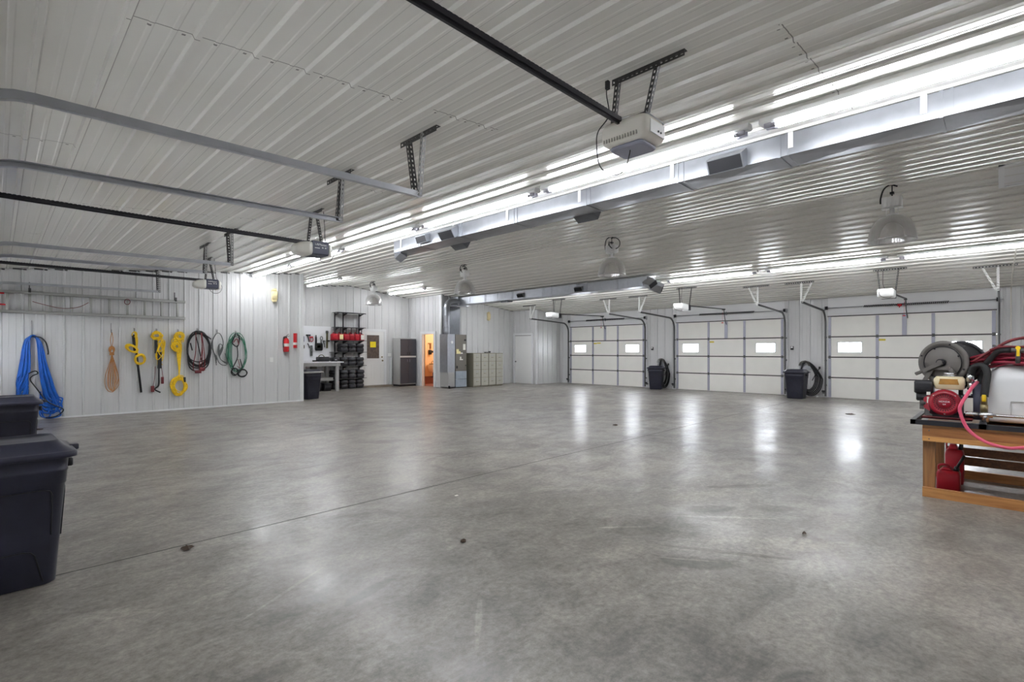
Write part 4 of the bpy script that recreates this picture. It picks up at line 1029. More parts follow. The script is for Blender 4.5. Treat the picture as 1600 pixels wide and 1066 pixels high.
mb = MB(); mb.box((5.49, YW - .03, 1.42), (5.55, YW - .015, 1.78)); part(t, 'wall_bracket', mb, 'black_metal')
t = thing('fire_sign', 'tall narrow red and white fire sign beside the extinguisher, by the wall corner', 'sign', (5.8, YW - .05, 1.5))
mb = MB(); mb.prism([(5.745, YW - .02), (5.80, YW - .085), (5.855, YW - .02)], 1.49, 1.90, 'xy'); s_ = part(t, 'sign_body', mb, 'red')
mb = MB(); mb.prism([(5.743, YW - .0215), (5.80, YW - .088), (5.857, YW - .0215)], 1.575, 1.645, 'xy'); part(t, 'white_band', mb, 'paper')
# emergency lights
def emergency(x, y, z, label):
    t = thing('emergency_light', label, 'emergency light', (x, y - .05, z), 'yellowed emergency lights')
    mb = MB(); mb.rbox((x, y - .055, z), (.15, .08, .22), .02, 3, .015); part(t, 'case', mb, 'yellow_old')
    for s_ in (1, -1):
        mb = MB(); mb.loft([[(x + px, y - .02 + py - .04 * k, z + s_ * (.11 + .07 * k)) for px, py in rrect(.14 - .05 * k, .10 - .03 * k, .02, 3)] for k in (0, 1)], True); part(t, 'lamp_head', mb, 'yellow_old')
emergency(5.217, YW - .03, 2.905, 'yellowed emergency light high on the rope wall above the extinguisher')
emergency(14.465, 15.52, 2.87, 'yellowed emergency light high on the ribbed wall above the file cabinets')
t = thing('wall_outlet', 'small white outlet plate low on the rope wall left of the extinguisher', 'outlet', (5.167, YW - .02, 1.17)); mb = MB(); mb.box((5.12, YW - .012, 1.11), (5.21, YW - .0, 1.235)); part(t, 'plate', mb, 'white_plastic')

# ------------------------------------------------------------------ workbench alcove
t = thing('workbench', 'white-topped grey workbench in the alcove under the tool board', 'workbench', (7.6, 17.2, 0))
mb = MB(); mb.box((6.35, 16.72, 1.0), (8.6, 17.62, 1.035)); part(t, 'bench_top', mb, 'peg_white')
mb = MB(); mb.box((6.4, 16.76, .88), (8.5, 16.79, 1.0)); part(t, 'apron', mb, 'cab_gray')
for x in (6.42, 8.38):
    for y in (16.8, 17.56):
        mb = MB(); mb.box((x - .05, y - .05, 0), (x + .05, y + .05, 1.0)); part(t, 'leg', mb, 'cab_gray')
mb = MB(); mb.box((6.4, 17.0, .42), (8.34, 17.6, .47)); mb.box((6.4, 17.0, .36), (8.34, 17.03, .42)); part(t, 'lower_shelf', mb, 'cab_gray')
for x, y, s, m_, lab in ((7.75, 17.15, (.35, .3, .3), 'black_plastic', 'black plastic crate on the floor under the workbench, left of its end leg'), (8.12, 17.1, (.26, .35, .27), 'bin_plastic', 'dark box on the floor under the workbench, against its end leg')):
    t = thing('storage_crate', lab, 'crate', (x, y, 0)); mb = MB(); mb.loft([[(x + px * k, y + py * k, z) for px, py in rrect(s[0], s[1], .03, 3)] for z, k in ((0, .9), (s[2], 1.), (s[2], .92), (.02, .84))], True); part(t, 'body', mb, m_)
    mb = MB(); mb.loft([[(x + px, y + py, z) for px, py in rrect(s[0] + .03, s[1] + .03, .03, 3)] for z in (s[2] - .03, s[2])], True); part(t, 'rim', mb, m_)
t = thing('paper_stack', 'white folded papers lying on the lower shelf of the workbench', 'papers', (7.55, 17.2, .47)); mb = MB(); mb.box((7.45, 17.1, .47), (7.8, 17.3, .50)); mb.box((7.5, 17.12, .50), (7.75, 17.28, .515)); part(t, 'sheet', mb, 'paper')
mb = MB(); mb.prism([(7.75, .47), (7.95, .47), (7.95, .98), (7.75, .98)], 17.45, 17.55, 'xz'); prop(mb.build('panel_board', 'furnace'), 'dark upright board leaning behind the workbench lower shelf', 'board')
# pegboard with tools
mb = MB(); mb.box((6.05, YB - .06, .98), (8.56, YB - .035, 2.30)); t = prop(mb.build('tool_board', 'peg_white'), 'large white tool board on the alcove wall above the workbench', 'tool board')
PX = lambda x: x
ty = YB - .065
def tool(name, lab, parts, cat='tool', group='tools on the white board'):
    t = thing(name, lab, cat, (parts[0][2][0], ty, parts[0][2][1]), group)
    for nm, m_, (x, z), (w, h), shp in parts:
        mb = MB()
        if shp == 'b': mb.rbox((x, ty - .03, z), (w, .05, h), min(w, h) * .25, 3)
        elif shp == 'r': mb.lathe([(w * .2, -.02), (w * .5, -.015), (w * .5, .015), (w * .2, .02)], (x, ty - .025, z), (0, 1, 0), 16, True, True)
        elif shp == 't': mb.tube(arc((x, ty - .03, z), w / 2, 0, 2 * PI, 16, (1, 0, 0), (0, 0, 1), h / 2), min(w, h) * .13, 6)
        elif shp == 's': mb.tube(spline([(x - w / 2, ty - .03, z + h / 2), (x, ty - .04, z + h * .1), (x + w / 2, ty - .03, z - h / 2)], 5), .016, 6)
        part(t, nm, mb, m_)
tool('tape_dispenser', 'dark blue round tool at the far left of the white board', [('body', 'tool_blue', (7.52, 1.83), (.09, .2), 'b'), ('knob', 'black', (7.52, 1.70), (.05, .05), 'r')])
tool('caulking_gun', 'black angled caulking tool hung left of the red tool on the board', [('body', 'black', (7.70, 1.86), (.09, .26), 's'), ('handle', 'black', (7.71, 1.97), (.16, .05), 'b'), ('grip', 'black', (7.72, 1.6), (.07, .17), 's')])
tool('pipe_wrench', 'red-handled wrench on the white board', [('handle', 'tool_red', (7.83, 1.83), (.11, .18), 't'), ('jaw', 'tool_red', (7.82, 1.90), (.13, .06), 'b')])
tool('spirit_level', 'dark grey level hung vertically below the red wrench', [('body', 'gray_cord', (7.82, 1.42), (.09, .38), 'b'), ('vial', 'paper', (7.82, 1.42), (.03, .06), 'b')])
tool('work_glove', 'pale olive glove hung at the lower left of the board', [('palm', 'olive', (7.53, 1.56), (.09, .12), 'b'), ('finger', 'tank_amber', (7.49, 1.5), (.05, .1), 'b')])
tool('hand_saw', 'black-handled hand saw on the board above the dark tool bag', [('handle', 'black', (7.99, 1.80), (.06, .24), 'b'), ('blade', 'gray_cord', (7.99, 1.93), (.03, .1), 'b')])
tool('scissors', 'grey shears hung on the board above the tool bag, right side', [('grip', 'gray_cord', (8.19, 1.87), (.09, .12), 't'), ('blade', 'gray_cord', (8.18, 1.74), (.04, .14), 'b')])
tool('tool_bag', 'dark olive tool bag hung in the middle of the white board', [('pouch', 'black', (8.09, 1.55), (.26, .26), 'b'), ('front_pocket', 'olive', (8.09, 1.57), (.2, .14), 'b'), ('rim', 'black', (8.09, 1.67), (.27, .05), 'b')], 'tool bag')
tool('pruning_saw', 'long olive-grey saw hung vertically at the right of the board', [('blade', 'olive', (8.40, 1.82), (.06, .62), 'b'), ('handle', 'gray_cord', (8.40, 2.1), (.1, .1), 'b'), ('guard', 'black', (8.43, 1.78), (.12, .05), 'b')])
tool('pliers', 'small grey pliers beside the long saw on the board', [('jaw', 'gray_cord', (8.29, 1.77), (.08, .04), 'b'), ('handle', 'gray_cord', (8.29, 1.64), (.05, .2), 's')])
t = thing('tool_case', 'dark tool case with handle lying on the workbench below the tool bag', 'tool', (8.0, 17.15, 1.035))
mb = MB(); mb.rbox((8.05, 17.2, 1.12), (.42, .22, .17), .04); part(t, 'body', mb, 'black_plastic'); mb = MB(); mb.rbox((7.82, 17.2, 1.06), (.26, .1, .05), .02); part(t, 'bar_cover', mb, 'black'); mb = MB(); mb.tube(arc((8.0, 17.2, 1.19), .1, 0, PI, 10, (1, 0, 0), (0, 0, 1), .08), .015, 6); part(t, 'handle', mb, 'olive')
t = thing('vise', 'small dark bench vise on the workbench near its right end', 'vise', (8.4, 17.05, 1.035))
mb = MB(); mb.rbox((8.40, 17.05, 1.06), (.2, .14, .05), .02); part(t, 'base', mb, 'black_metal'); mb = MB(); mb.rbox((8.39, 17.05, 1.12), (.13, .1, .09), .02); part(t, 'jaw', mb, 'black_metal'); mb = MB(); mb.cyl((8.4, 16.98, 1.1), (8.4, 16.9, 1.1), .012, 8); mb.cyl((8.34, 16.9, 1.1), (8.46, 16.9, 1.1), .007, 6); part(t, 'handle', mb, 'chrome')

# black bracket shelving
SY = YB - .03
t = thing('shelf_rack', 'black wall-mounted bracket shelving holding red cans and black bins beside the entry door', 'shelving', (9.2, SY, 0))
for x in (8.72, 9.05, 9.70):
    mb = MB(); mb.box((x - .018, SY - .03, .1), (x + .018, SY, 2.83)); part(t, 'upright', mb, 'black_metal')
shz = [2.82, 2.28, 1.80, 1.375, .87, .40, .03]
for k, z in enumerate(shz):
    mb = MB()
    if k == 0: mb.box((8.62, SY - .4, z - .02), (9.78, SY - .37, z + .01)); mb.box((8.62, SY - .4, z), (9.72, SY - .02, z + .012))
    elif k == 1: mb.box((8.6, SY - .38, z - .01), (9.78, SY - .02, z + .008))
    else: mb.box((8.5, SY - .42, z - .016), (9.8, SY - .02, z))
    part(t, 'shelf_board', mb, 'black_metal' if k < 2 else 'galv_dark')
    if k < 6:
        for x in (8.72, 9.05, 9.70):
            mb = MB(); mb.prism([(SY - .38, z - .018), (SY - .02, z - .018), (SY - .02, z - .11)], x - .012, x + .012, 'yz'); part(t, 'bracket', mb, 'black_metal')
# red gas cans on the shelf
def can_proto(name='gas_can'):
    t = thing(name, 'x', 'gas can', (0, 0, 0))
    mb = MB(); rg = [[(px, py, z) for px, py in rrect(w, d_, .035, 4)] for z, w, d_ in ((0, .15, .22), (.012, .17, .25), (.17, .17, .25), (.195, .15, .22), (.215, .10, .15))]
    mb.loft(rg, True); part(t, 'body', mb, 'red_can')
    mb = MB(); mb.cyl((0, -.04, .205), (0, -.045, .245), .03, 10); part(t, 'cap', mb, 'black')
    mb = MB(); mb.tube(spline([(0, -.04, .24), (0, -.05, .3), (.02, -.02, .40)], 5), .013, 6); part(t, 'spout', mb, 'black_plastic')
    mb = MB(); mb.tube(spline([(0, .09, .18), (0, .07, .245), (0, .0, .25), (0, -.01, .21)], 5), .015, 6); part(t, 'handle', mb, 'red_can')
    mb = MB(); mb.box((-.05, -.127, .05), (.05, -.1245, .15)); part(t, 'front_sticker', mb, 'paper_yellow' if False else 'red_can')
    return t
cp = can_proto(); labs = ['red gas can at the left end of the shelf, beside the tool board', 'red gas can with a large yellow sticker, second from the left on the shelf', 'red gas can third from the left on the wall shelf', 'red gas can fourth from the left on the wall shelf, beside a leaning spout', 'red gas can fifth from the left on the wall shelf', 'red gas can with white sticker at the shelf end by the entry door']
for k, x in enumerate((8.58, 8.79, 9.02, 9.22, 9.43, 9.64)):
    o = cp if k == 0 else copy_tree(cp); o.location = (x, SY - .26, 1.80); o['label'] = labs[k]; o['group'] = 'red gas cans on the wall shelf'
    o.scale = (1.12, 1.1, 1.15)
    if k in (1, 5):
        mb = MB(); mb.box((-.06, -.131, .03), (.06, -.1275, .185)); p = mb.build('warning_sticker', 'paper_yellow' if k == 1 else 'paper', o)
# black bins
def blackbin_proto():
    t = thing('storage_bin', 'x', 'bin', (0, 0, 0)); w, d_ = .31, .36
    mb = MB(); rg = [[(px, py, z) for px, py in rrect(w - q, d_ - q, .07, 4)] for z, q in ((0, .05), (.02, .02), (.07, .0), (.12, .005), (.15, .03), (.165, .05))]
    mb.loft(rg, True); part(t, 'body', mb, 'bin_plastic')
    mb = MB(); rg = [[(px, py, z) for px, py in rrect(w - q, d_ - q, .07, 4)] for z, q in ((.165, .045), (.185, .015), (.22, .0), (.265, .005), (.295, .03), (.31, .07))]
    mb.loft(rg, True); part(t, 'lid', mb, 'bin_plastic')
    mb = MB(); mb.box((-.05, -.188, .15), (.05, -.172, .2)); part(t, 'latch', mb, 'black')
    return t
bp_ = blackbin_proto(); first = True
rows = [(1.375, (8.92, 9.24, 9.56), 'shelf just below the red cans', ('first', 'second', 'third')), (.87, (8.60, 8.92, 9.24, 9.56), 'second bin row, level with the bench top', ('first', 'second', 'third', 'fourth')),
        (.40, (8.60, 8.92, 9.25, 9.58), 'third bin row, below the bench top', ('first', 'second', 'third', 'fourth')), (.03, (8.60, 8.92, 9.24, 9.56), 'lowest bin row, at the floor', ('first', 'second', 'third', 'fourth'))]
for z, xs, w_, od in rows:
    for x, o_ in zip(xs, od):
        o = bp_ if first else copy_tree(bp_); first = False; o.location = (x, SY - .23, z); o['label'] = 'black lidded bin, %s from the left, %s' % (o_, w_); o['group'] = 'black bins on the wall shelving'

# back entry door
def swing_door(i, make): pass
root = bpy.data.objects.new('door_4', None); COL.objects.link(root); root.location = (10.3, YB - .05, .07); struct(root)
mb = MB(); z0, z1 = .07, 2.17; dx0, dx1 = 9.82, 10.78
mb.box((dx0, YB - .05, z0), (dx1, YB - .015, z1)); lf = part(root, 'leaf', mb, 'white_plastic')
mb = MB(); mb.box((10.02, YB - .058, 1.12), (10.56, YB - .05, 2.03)); part(lf, 'glass', mb, 'glass_brown')
mb = MB()
for a in ((9.98, 1.08, 10.6, 1.12), (9.98, 2.03, 10.6, 2.07), (9.98, 1.12, 10.02, 2.03), (10.56, 1.12, 10.6, 2.03)): mb.box((a[0], YB - .066, a[1]), (a[2], YB - .05, a[3]))
for xa, xb in ((9.95, 10.24), (10.34, 10.64)):
    for a in ((xa, .3, xb, .325), (xa, .88, xb, .905), (xa, .3, xa + .02, .9), (xb - .02, .3, xb, .9)): mb.box((a[0], YB - .056, a[1]), (a[2], YB - .05, a[3]))
part(lf, 'moulding', mb, 'white_plastic')
mb = MB(); mb.lathe([(.012, 0), (.012, .04), (.032, .05), (.03, .075), (.0, .08)], (10.69, YB - .05, 1.03), (0, -1, 0), 14); mb.lathe([(.03, 0), (.03, .02), (.0, .025)], (10.69, YB - .05, 1.17), (0, -1, 0), 14); part(lf, 'door_knob', mb, 'brass')
mb = MB(); mb.box((dx0 - .1, YB - .07, .07), (dx0, YB, z1 + .1)); mb.box((dx1, YB - .07, .07), (dx1 + .1, YB, z1 + .1)); mb.box((dx0, YB - .07, z1), (dx1, YB, z1 + .1)); part(root, 'door_frame', mb, 'trim_white')
mb = MB(); mb.box((dx0, YB - .045, z1 - .03), (dx1, YB - .012, z1 + .002)); part(root, 'head_gap', mb, 'door_gap')
t = thing('door_sign', 'square bright yellow notice taped on the brown glass of the entry door', 'sign', (10.29, YB - .06, 1.66)); mb = MB(); mb.box((10.165, YB - .064, 1.55), (10.415, YB - .06, 1.775)); part(t, 'sheet', mb, 'sign_yellow')
mb = MB(); [mb.box((10.22, YB - .066, z), (10.36 - .03 * k, YB - .064, z + .012)) for k, z in enumerate((1.70, 1.66, 1.62))]; part(t, 'printed_line', mb, 'warn_yellow')
t = thing('light_switch', 'double white switch plate between the entry door and the grey cabinet', 'switch', (11.05, YB - .03, 1.28)); mb = MB(); mb.box((10.98, YB - .03, 1.2), (11.13, YB - .02, 1.32)); part(t, 'plate', mb, 'white_plastic'); mb = MB(); mb.box((11.02, YB - .036, 1.24), (11.035, YB - .03, 1.28)); mb.box((11.07, YB - .036, 1.24), (11.085, YB - .03, 1.28)); part(t, 'toggle', mb, 'white_plastic')

# grey utility cabinet
t = thing('utility_cabinet', 'tall light grey plastic cabinet with charcoal doors beside the bathroom doorway', 'cabinet', (11.55, 17.35, 0))
mb = MB(); mb.rbox((11.56, 17.37, 1.0), (.80, .52, 1.86), .03, 3, .01); part(t, 'body', mb, 'cab_gray')
mb = MB(); mb.box((11.18, 17.13, 0), (11.94, 17.6, .07)); part(t, 'plinth', mb, 'black')
for x0, x1 in ((11.19, 11.555), (11.565, 11.93)):
    for za, zb_ in ((.11, 1.15), (1.218, 1.89)):
        mb = MB(); mb.box((x0, 17.09, za), (x1, 17.112, zb_)); dd = part(t, 'door', mb, 'cab_dark', 'charcoal door')
        mb = MB(); hx_ = x1 - .05 if x0 < 11.3 else x0 + .05; hz = zb_ - .13 if za < 1 else za + .1
        mb.tube(spline([(hx_, 17.09, hz + .05), (hx_, 17.07, hz + .02), (hx_, 17.07, hz - .02), (hx_, 17.09, hz - .05)], 4), .009, 6); part(dd, 'handle', mb, 'black' if za > 1 else 'lens_gray')

mb = MB(); mb.box((11.18, 17.085, 1.155), (11.94, 17.112, 1.212)); part(t, 'middle_strip', mb, 'white_plastic')
# bathroom fittings
t = thing('bathroom_sink', 'white wall-hung sink seen through the warm lit doorway', 'sink', (13.0, 17.4, .8))
mb = MB(); rg = [[(13.02 + px, 17.32 + py, z) for px, py in rrect(w, d_, .1, 5)] for z, w, d_ in ((.5, .3, .28), (.55, .40, .38), (.80, .50, .44), (.83, .50, .44), (.83, .42, .36), (.72, .34, .28))]; mb.loft(rg, True); part(t, 'basin', mb, 'sink')
mb = MB(); mb.tube(spline([(13.02, 17.5, .83), (13.02, 17.5, .95), (13.02, 17.42, .98), (13.02, 17.38, .93)], 5), .012, 6); mb.box((12.9, 17.47, .84), (13.14, 17.53, .87)); part(t, 'faucet', mb, 'brass')
mb = MB(); mb.cyl((13.02, 17.4, .52), (13.02, 17.4, .3), .025, 8); mb.cyl((13.02, 17.4, .3), (13.02, 17.54, .3), .02, 8); part(t, 'drain_pipe', mb, 'black')
t = thing('soap_dispenser', 'black soap dispenser on the orange bathroom wall above the sink', 'dispenser', (12.93, 17.5, 1.33)); mb = MB(); mb.rbox((12.93, 17.5, 1.36), (.13, .1, .2), .03); part(t, 'tank', mb, 'black'); mb = MB(); mb.rbox((13.07, 17.52, 1.38), (.07, .05, .09), .02); part(t, 'nozzle', mb, 'black')
t = thing('towel_holder', 'small tan towel holder on the bathroom wall above the soap dispenser', 'holder', (12.94, 17.5, 1.65)); mb = MB(); mb.box((12.86, 17.5, 1.72), (13.0, 17.55, 1.75)); mb.box((12.94, 17.51, 1.5), (13.0, 17.55, 1.72)); part(t, 'plate', mb, 'wood_z')

# file cabinets
def file_proto():
    t = thing('file_cabinet', 'x', 'file cabinet', (0, 0, 0)); w, d_, h = .395, .64, 1.33
    mb = MB(); mb.box((-w / 2, .012, .03), (w / 2, d_, h)); mb.box((-w / 2 + .02, .03, 0), (w / 2 - .02, d_ - .02, .03)); part(t, 'body', mb, 'file_side')
    for k in range(4):
        z0 = .06 + k * .315; mb = MB(); mb.box((-w / 2 + .016, -.004, z0), (w / 2 - .016, .012, z0 + .298)); dr = part(t, 'drawer', mb, 'file_tan')
        mb = MB(); mb.box((-.05, -.008, z0 + .2), (.05, -.004, z0 + .25)); part(dr, 'card_frame', mb, 'cab_gray')
        mb = MB(); mb.box((-.05, -.03, z0 + .14), (.05, -.022, z0 + .155)); mb.box((-.05, -.03, z0 + .14), (-.042, -.004, z0 + .155)); mb.box((.042, -.03, z0 + .14), (.05, -.004, z0 + .155)); part(dr, 'pull', mb, 'file_side')
    return t
fp = file_proto()
fl = ['tan four-drawer file cabinet standing against the furnace, first of four', 'tan four-drawer file cabinet, second from the furnace', 'tan four-drawer file cabinet, third from the furnace', 'tan four-drawer file cabinet at the end of the row, nearest the white door']
for k in range(4):
    o = fp if k == 0 else copy_tree(fp); o.location = (13.14 + k * .41, 14.72 - .0 * k, 0); o['label'] = fl[k]; o['group'] = 'tan file cabinets in a row'
t = thing('hand_tool', 'small dark metal gadget lying on top of the file cabinets', 'tool', (13.9, 14.95, 1.33)); mb = MB(); mb.rbox((13.9, 14.95, 1.35), (.28, .1, .04), .015); part(t, 'body', mb, 'galv_dark'); mb = MB(); mb.rbox((14.02, 14.95, 1.385), (.08, .08, .04), .015); part(t, 'head', mb, 'galv_dark')

# white door in the side-room wall
root = bpy.data.objects.new('door_5', None); COL.objects.link(root); root.location = (15.97, 14.9, 0); struct(root)
mb = MB(); mb.box((15.955, 14.41, .01), (15.975, 15.36, 2.07)); lf = part(root, 'leaf', mb, 'white_plastic')
mb = MB(); mb.lathe([(.012, 0), (.012, .04), (.032, .05), (.03, .08), (.0, .085)], (15.955, 15.28, .95), (-1, 0, 0), 14); part(lf, 'door_knob', mb, 'galv_dark')
mb = MB(); mb.box((15.93, 14.31, 0), (15.98, 14.40, 2.18)); mb.box((15.93, 15.37, 0), (15.98, 15.46, 2.18)); mb.box((15.93, 14.40, 2.09), (15.98, 15.37, 2.18)); part(root, 'door_frame', mb, 'trim_white')
mb = MB(); mb.box((15.95, 14.405, 2.072), (15.976, 15.365, 2.09)); part(root, 'head_gap', mb, 'door_gap')

# ------------------------------------------------------------------ wooden bench with sprayer at right
t = thing('work_table', 'rough timber table carrying the sprayer at the right picture edge', 'table', (6.8, -.3, 0))
BX0, BX1, BYa, BYb, BH = 6.24, 7.42, .55, -1.75, .67
for x, y in ((BX0, BYa), (BX1 - .09, BYa), (BX0, BYb + .09), (BX1 - .09, BYb + .09)):
    mb = MB(); mb.box((x + .04 if x < 7 else x, y - .09, .0), (x + .13 if x < 7 else x + .09, y, BH)); part(t, 'leg', mb, 'wood_z')
mb = MB(); mb.box((BX0, BYb, BH - .085), (BX0 + .04, BYa, BH)); part(t, 'apron', mb, 'wood_brown'); mb = MB(); mb.box((BX0 - .004, BYb, BH - .132), (BX0 + .04, BYa, BH - .086)); part(t, 'batten', mb, 'wood_light', 'paler lower strip')
mb = MB(); mb.box((BX0, BYb, .0), (BX0 + .04, BYa, .09)); part(t, 'bottom_rail', mb, 'wood_y')
mb = MB(); mb.box((BX1, BYb, .0), (BX1 + .04, BYa, .09)); part(t, 'bottom_rail', mb, 'wood_y')
mb = MB(); mb.box((BX1, BYb, BH - .14), (BX1 + .04, BYa, BH)); part(t, 'apron', mb, 'wood_y')
for z in (.17, .27):
    mb = MB(); mb.box((BX1 - .12, BYb, z), (BX1 - .092, BYa - .12, z + .088)); part(t, 'stretcher', mb, 'wood_x')
mb = MB(); mb.box((BX0 + .04, BYa, BH - .13), (BX1, BYa + .0001 - .04, BH)); part(t, 'apron', mb, 'wood_x')
for k in range(2):
    y = -.55 - k * .6
for k in range(7):
    mb = MB(); x = BX0 + .005 + k * .172; mb.box((x, BYb, BH), (x + .165, BYa, BH + .022)); part(t, 'top_board', mb, 'wood_y')
mb = MB()
for y in (.50,):
    for z in (BH - .03, BH - .11): mb.cyl((BX0 - .006, y, z), (BX0 + .002, y, z), .006, 8)
part(t, 'nail', mb, 'galv_dark')
TZ = BH + .022
# steel skid of the sprayer with everything bolted on it
sp = thing('power_sprayer', 'skid sprayer with black hose reel, red engine and white tank on the timber table', 'sprayer', (6.7, .2, TZ))
mb = MB(); fx0, fx1, fya, fyb = 6.22, 7.2, .64, -1.7
for y in (fya - .02, fyb): mb.box((fx0, y - .02, TZ), (fx1, y + .02, TZ + .045))
mb.box((fx0, fyb, TZ), (fx0 + .04, fya, TZ + .045)); mb.box((fx1 - .04, fyb, TZ), (fx1, fya, TZ + .045)); mb.box((fx0, .10, TZ), (fx1, .15, TZ + .045))
part(sp, 'skid_frame', mb, 'frame_black')
ez = TZ + .045
mb = MB(); mb.box((6.42, .2, ez), (6.80, .575, ez + .012)); mb.box((6.42, .2, ez), (6.43, .575, ez + .018)); part(sp, 'engine_plate', mb, 'dark_red')
# engine : black block, red recoil cover, amber tank, air cleaner
ey, ec = .405, ez + .155
mb = MB(); mb.rbox((6.64, .40, ez + .13), (.22, .26, .2), .03, 3); mb.box((6.54, .30, ez + .012), (.6 + 6.2, .50, ez + .06)); eng = part(sp, 'engine_block', mb, 'black_metal')
mb = MB(); mb.lathe([(.128, 0), (.128, .03), (.118, .055), (.10, .066), (.094, .067), (.088, .060), (.05, .060), (.045, .066), (.0, .066)], (6.56, ey, ec), (-1, 0, 0), 36)
mb.prism([(ey + .16, ec - .06), (ey + .16, ec + .04), (ey + .05, ec + .12), (ey - .05, ec + .12), (ey - .1, ec - .09), (ey + .08, ec - .11)], 6.535, 6.56, 'yz'); part(eng, 'recoil_cover', mb, 'red_engine', 'red recoil cover')
mb = MB()
for k in range(26):
    a = 2 * PI * k / 26; c_, s_ = math.cos(a), math.sin(a)
    mb.beam((6.4995, ey + c_ * .052, ec + s_ * .052), (6.4995, ey + c_ * .066, ec + s_ * .066), .005, .003, (1, 0, 0)); mb.beam((6.4995, ey + c_ * .071, ec + s_ * .071), (6.4995, ey + c_ * .084, ec + s_ * .084), .007, .003, (1, 0, 0))
part(eng, 'cooling_hole', mb, 'black')
text(eng, 'lettering', 'HONDA', (6.4925, ey, ec + .012), .022, 'white_text'); text(eng, 'lettering', 'GX', (6.4925, ey, ec - .014), .018, 'white_text')
mb = MB()
for a in (.7, 2.4, 4.7): mb.cyl((6.51, ey + .105 * math.cos(a), ec + .105 * math.sin(a)), (6.498, ey + .105 * math.cos(a), ec + .105 * math.sin(a)), .008, 8)
part(eng, 'bolt', mb, 'chrome')
mb = MB(); mb.box((6.525, ey + .105, ec - .01), (6.532, ey + .135, ec + .05)); mb.box((6.525, ey + .108, ec + .07), (6.532, ey + .138, ec + .10)); part(eng, 'switch_plate', mb, 'paper')
tz = ez + .285
mb = MB(); rg = [[(6.64 + px, .375 + py, z) for px, py in rrect(w, d_, .05, 5)] for z, w, d_ in ((tz, .18, .20), (tz + .01, .20, .225), (tz + .035, .20, .225), (tz + .045, .21, .24), (tz + .10, .21, .235), (tz + .125, .17, .2))]; mb.loft(rg, True); ft = part(sp, 'fuel_tank', mb, 'tank_amber', 'amber translucent fuel tank')
mb = MB(); mb.loft([[(6.64 + px, .375 + py, z) for px, py in rrect(w, d_, .02, 5)] for z, w, d_ in ((tz + .05, .216, .17), (tz + .105, .216, .15))], True, False, False); part(ft, 'fuel', mb, 'fuel_amber')
mb = MB(); mb.cyl((6.64, .37, tz + .125), (6.64, .37, tz + .14), .055, 16); mb.cyl((6.64, .37, tz + .14), (6.64, .37, tz + .165), .05, 16); part(ft, 'fuel_cap', mb, 'chrome')
mb = MB(); mb.rbox((6.62, .57, ez + .30), (.16, .15, .13), .025, 3); mb.rbox((6.62, .57, ez + .20), (.12, .12, .08), .02, 3); part(sp, 'air_cleaner', mb, 'black_plastic')
mb = MB(); mb.cyl((6.56, .59, ez + .14), (6.56, .55, ez + .14), .03, 10); mb.cyl((6.56, .53, ez + .17), (6.56, .49, ez + .15), .018, 8); mb.rbox((6.6, .54, ez + .16), (.08, .09, .06), .01); mb.box((6.54, .5, ez + .02), (6.66, .56, ez + .11)); part(sp, 'carburetor', mb, 'galv_dark')
# hose reel
rc = V3((6.83, .44, 1.285)); rd = V3((.93, -.37, 0)).normalized()
def disc(c, r, th, prof=None):
    return MB().lathe(prof or [(0, 0), (r * .1, -.004), (r * .72, -.004), (r * .76, .012), (r * .82, .014), (r * .86, -.006), (r, 0), (r + .006, .006), (r + .004, .016), (r * .8, .022), (0, .022)], c, rd, 48)
mb = disc(rc, .216, .02); rl = part(sp, 'reel_flange', mb, 'reel_gray', 'grey front reel flange')
mb = disc(rc + rd * .34, .216, .02); part(sp, 'reel_flange', mb, 'black_metal')
mb = MB(); mb.lathe([(.10, .02), (.10, .34)], rc, rd, 24); part(sp, 'reel_drum', mb, 'black_metal')
mb = MB(); u_, w_ = frame_of(rd)
for lay, r in enumerate((.125, .15, .172, .185)):
    for k in range(10): mb.tube([rc + rd * (.038 + .029 * k + .01 * (lay % 2)) + (u_ * math.cos(a) + w_ * math.sin(a)) * r for a in [2 * PI * j / 30 for j in range(30)]], .0145, 6, True)
part(sp, 'wound_hose', mb, 'black_rubber')
hv = V3((-.37, -.93, 0)).normalized(); hv = V3((0, 1, 0)) - rd * rd.dot(V3((0, 1, 0))); hv.normalize()
def rp(a, b, o=0.): return rc + hv * a + V3((0, 0, 1)) * b + rd * o
for a in range(8):
    an = 2 * PI * a / 8 + .35; rr = .155 if a % 2 else .195
    mb = MB(); mb.cyl(rp(rr * math.cos(an), rr * math.sin(an), -.002), rp(rr * math.cos(an), rr * math.sin(an), -.012), .009, 8)
    part(rl, 'bolt', mb, 'black_metal')
mb = MB(); mb.cyl(rp(0, 0, 0), rp(0, 0, -.05), .035, 14)
part(rl, 'hub', mb, 'black_metal')
mb = MB(); mb.tube([rc - rd * .003 + (hv * math.cos(a) + V3((0, 0, 1)) * math.sin(a)) * .164 for a in [2 * PI * j / 48 for j in range(48)]], .005, 5, True); part(rl, 'pressed_ring', mb, 'black_metal')
mb = MB(); mb.beam(rp(-.02, .0, -.05), rp(.16, -.10, -.055), .038, .012, rd); mb.cyl(rp(.16, -.10, -.05), rp(.19, -.125, -.10), .018, 8); mb.cyl(rp(-.0, 0, -.06), rp(0, 0, -.04), .024, 12); part(sp, 'crank_arm', mb, 'reel_gray')
for o in (-.03, .38):
    mb = MB(); mb.beam(rp(.075, -.06, o), rp(-.075, -.06, o), .035, .01, rd); mb.beam(rp(.075, -.06, o), rp(.17, -.24, o), .038, .01, rd); mb.beam(rp(-.075, -.06, o), rp(-.20, -.26, o), .038, .01, rd)
    for q in (-1, 1): mb.beam(rp(q * .17, -.24, o), rp(q * .17, -.5, o), .038, .01, rd)
    part(sp, 'reel_stand', mb, 'reel_gray')
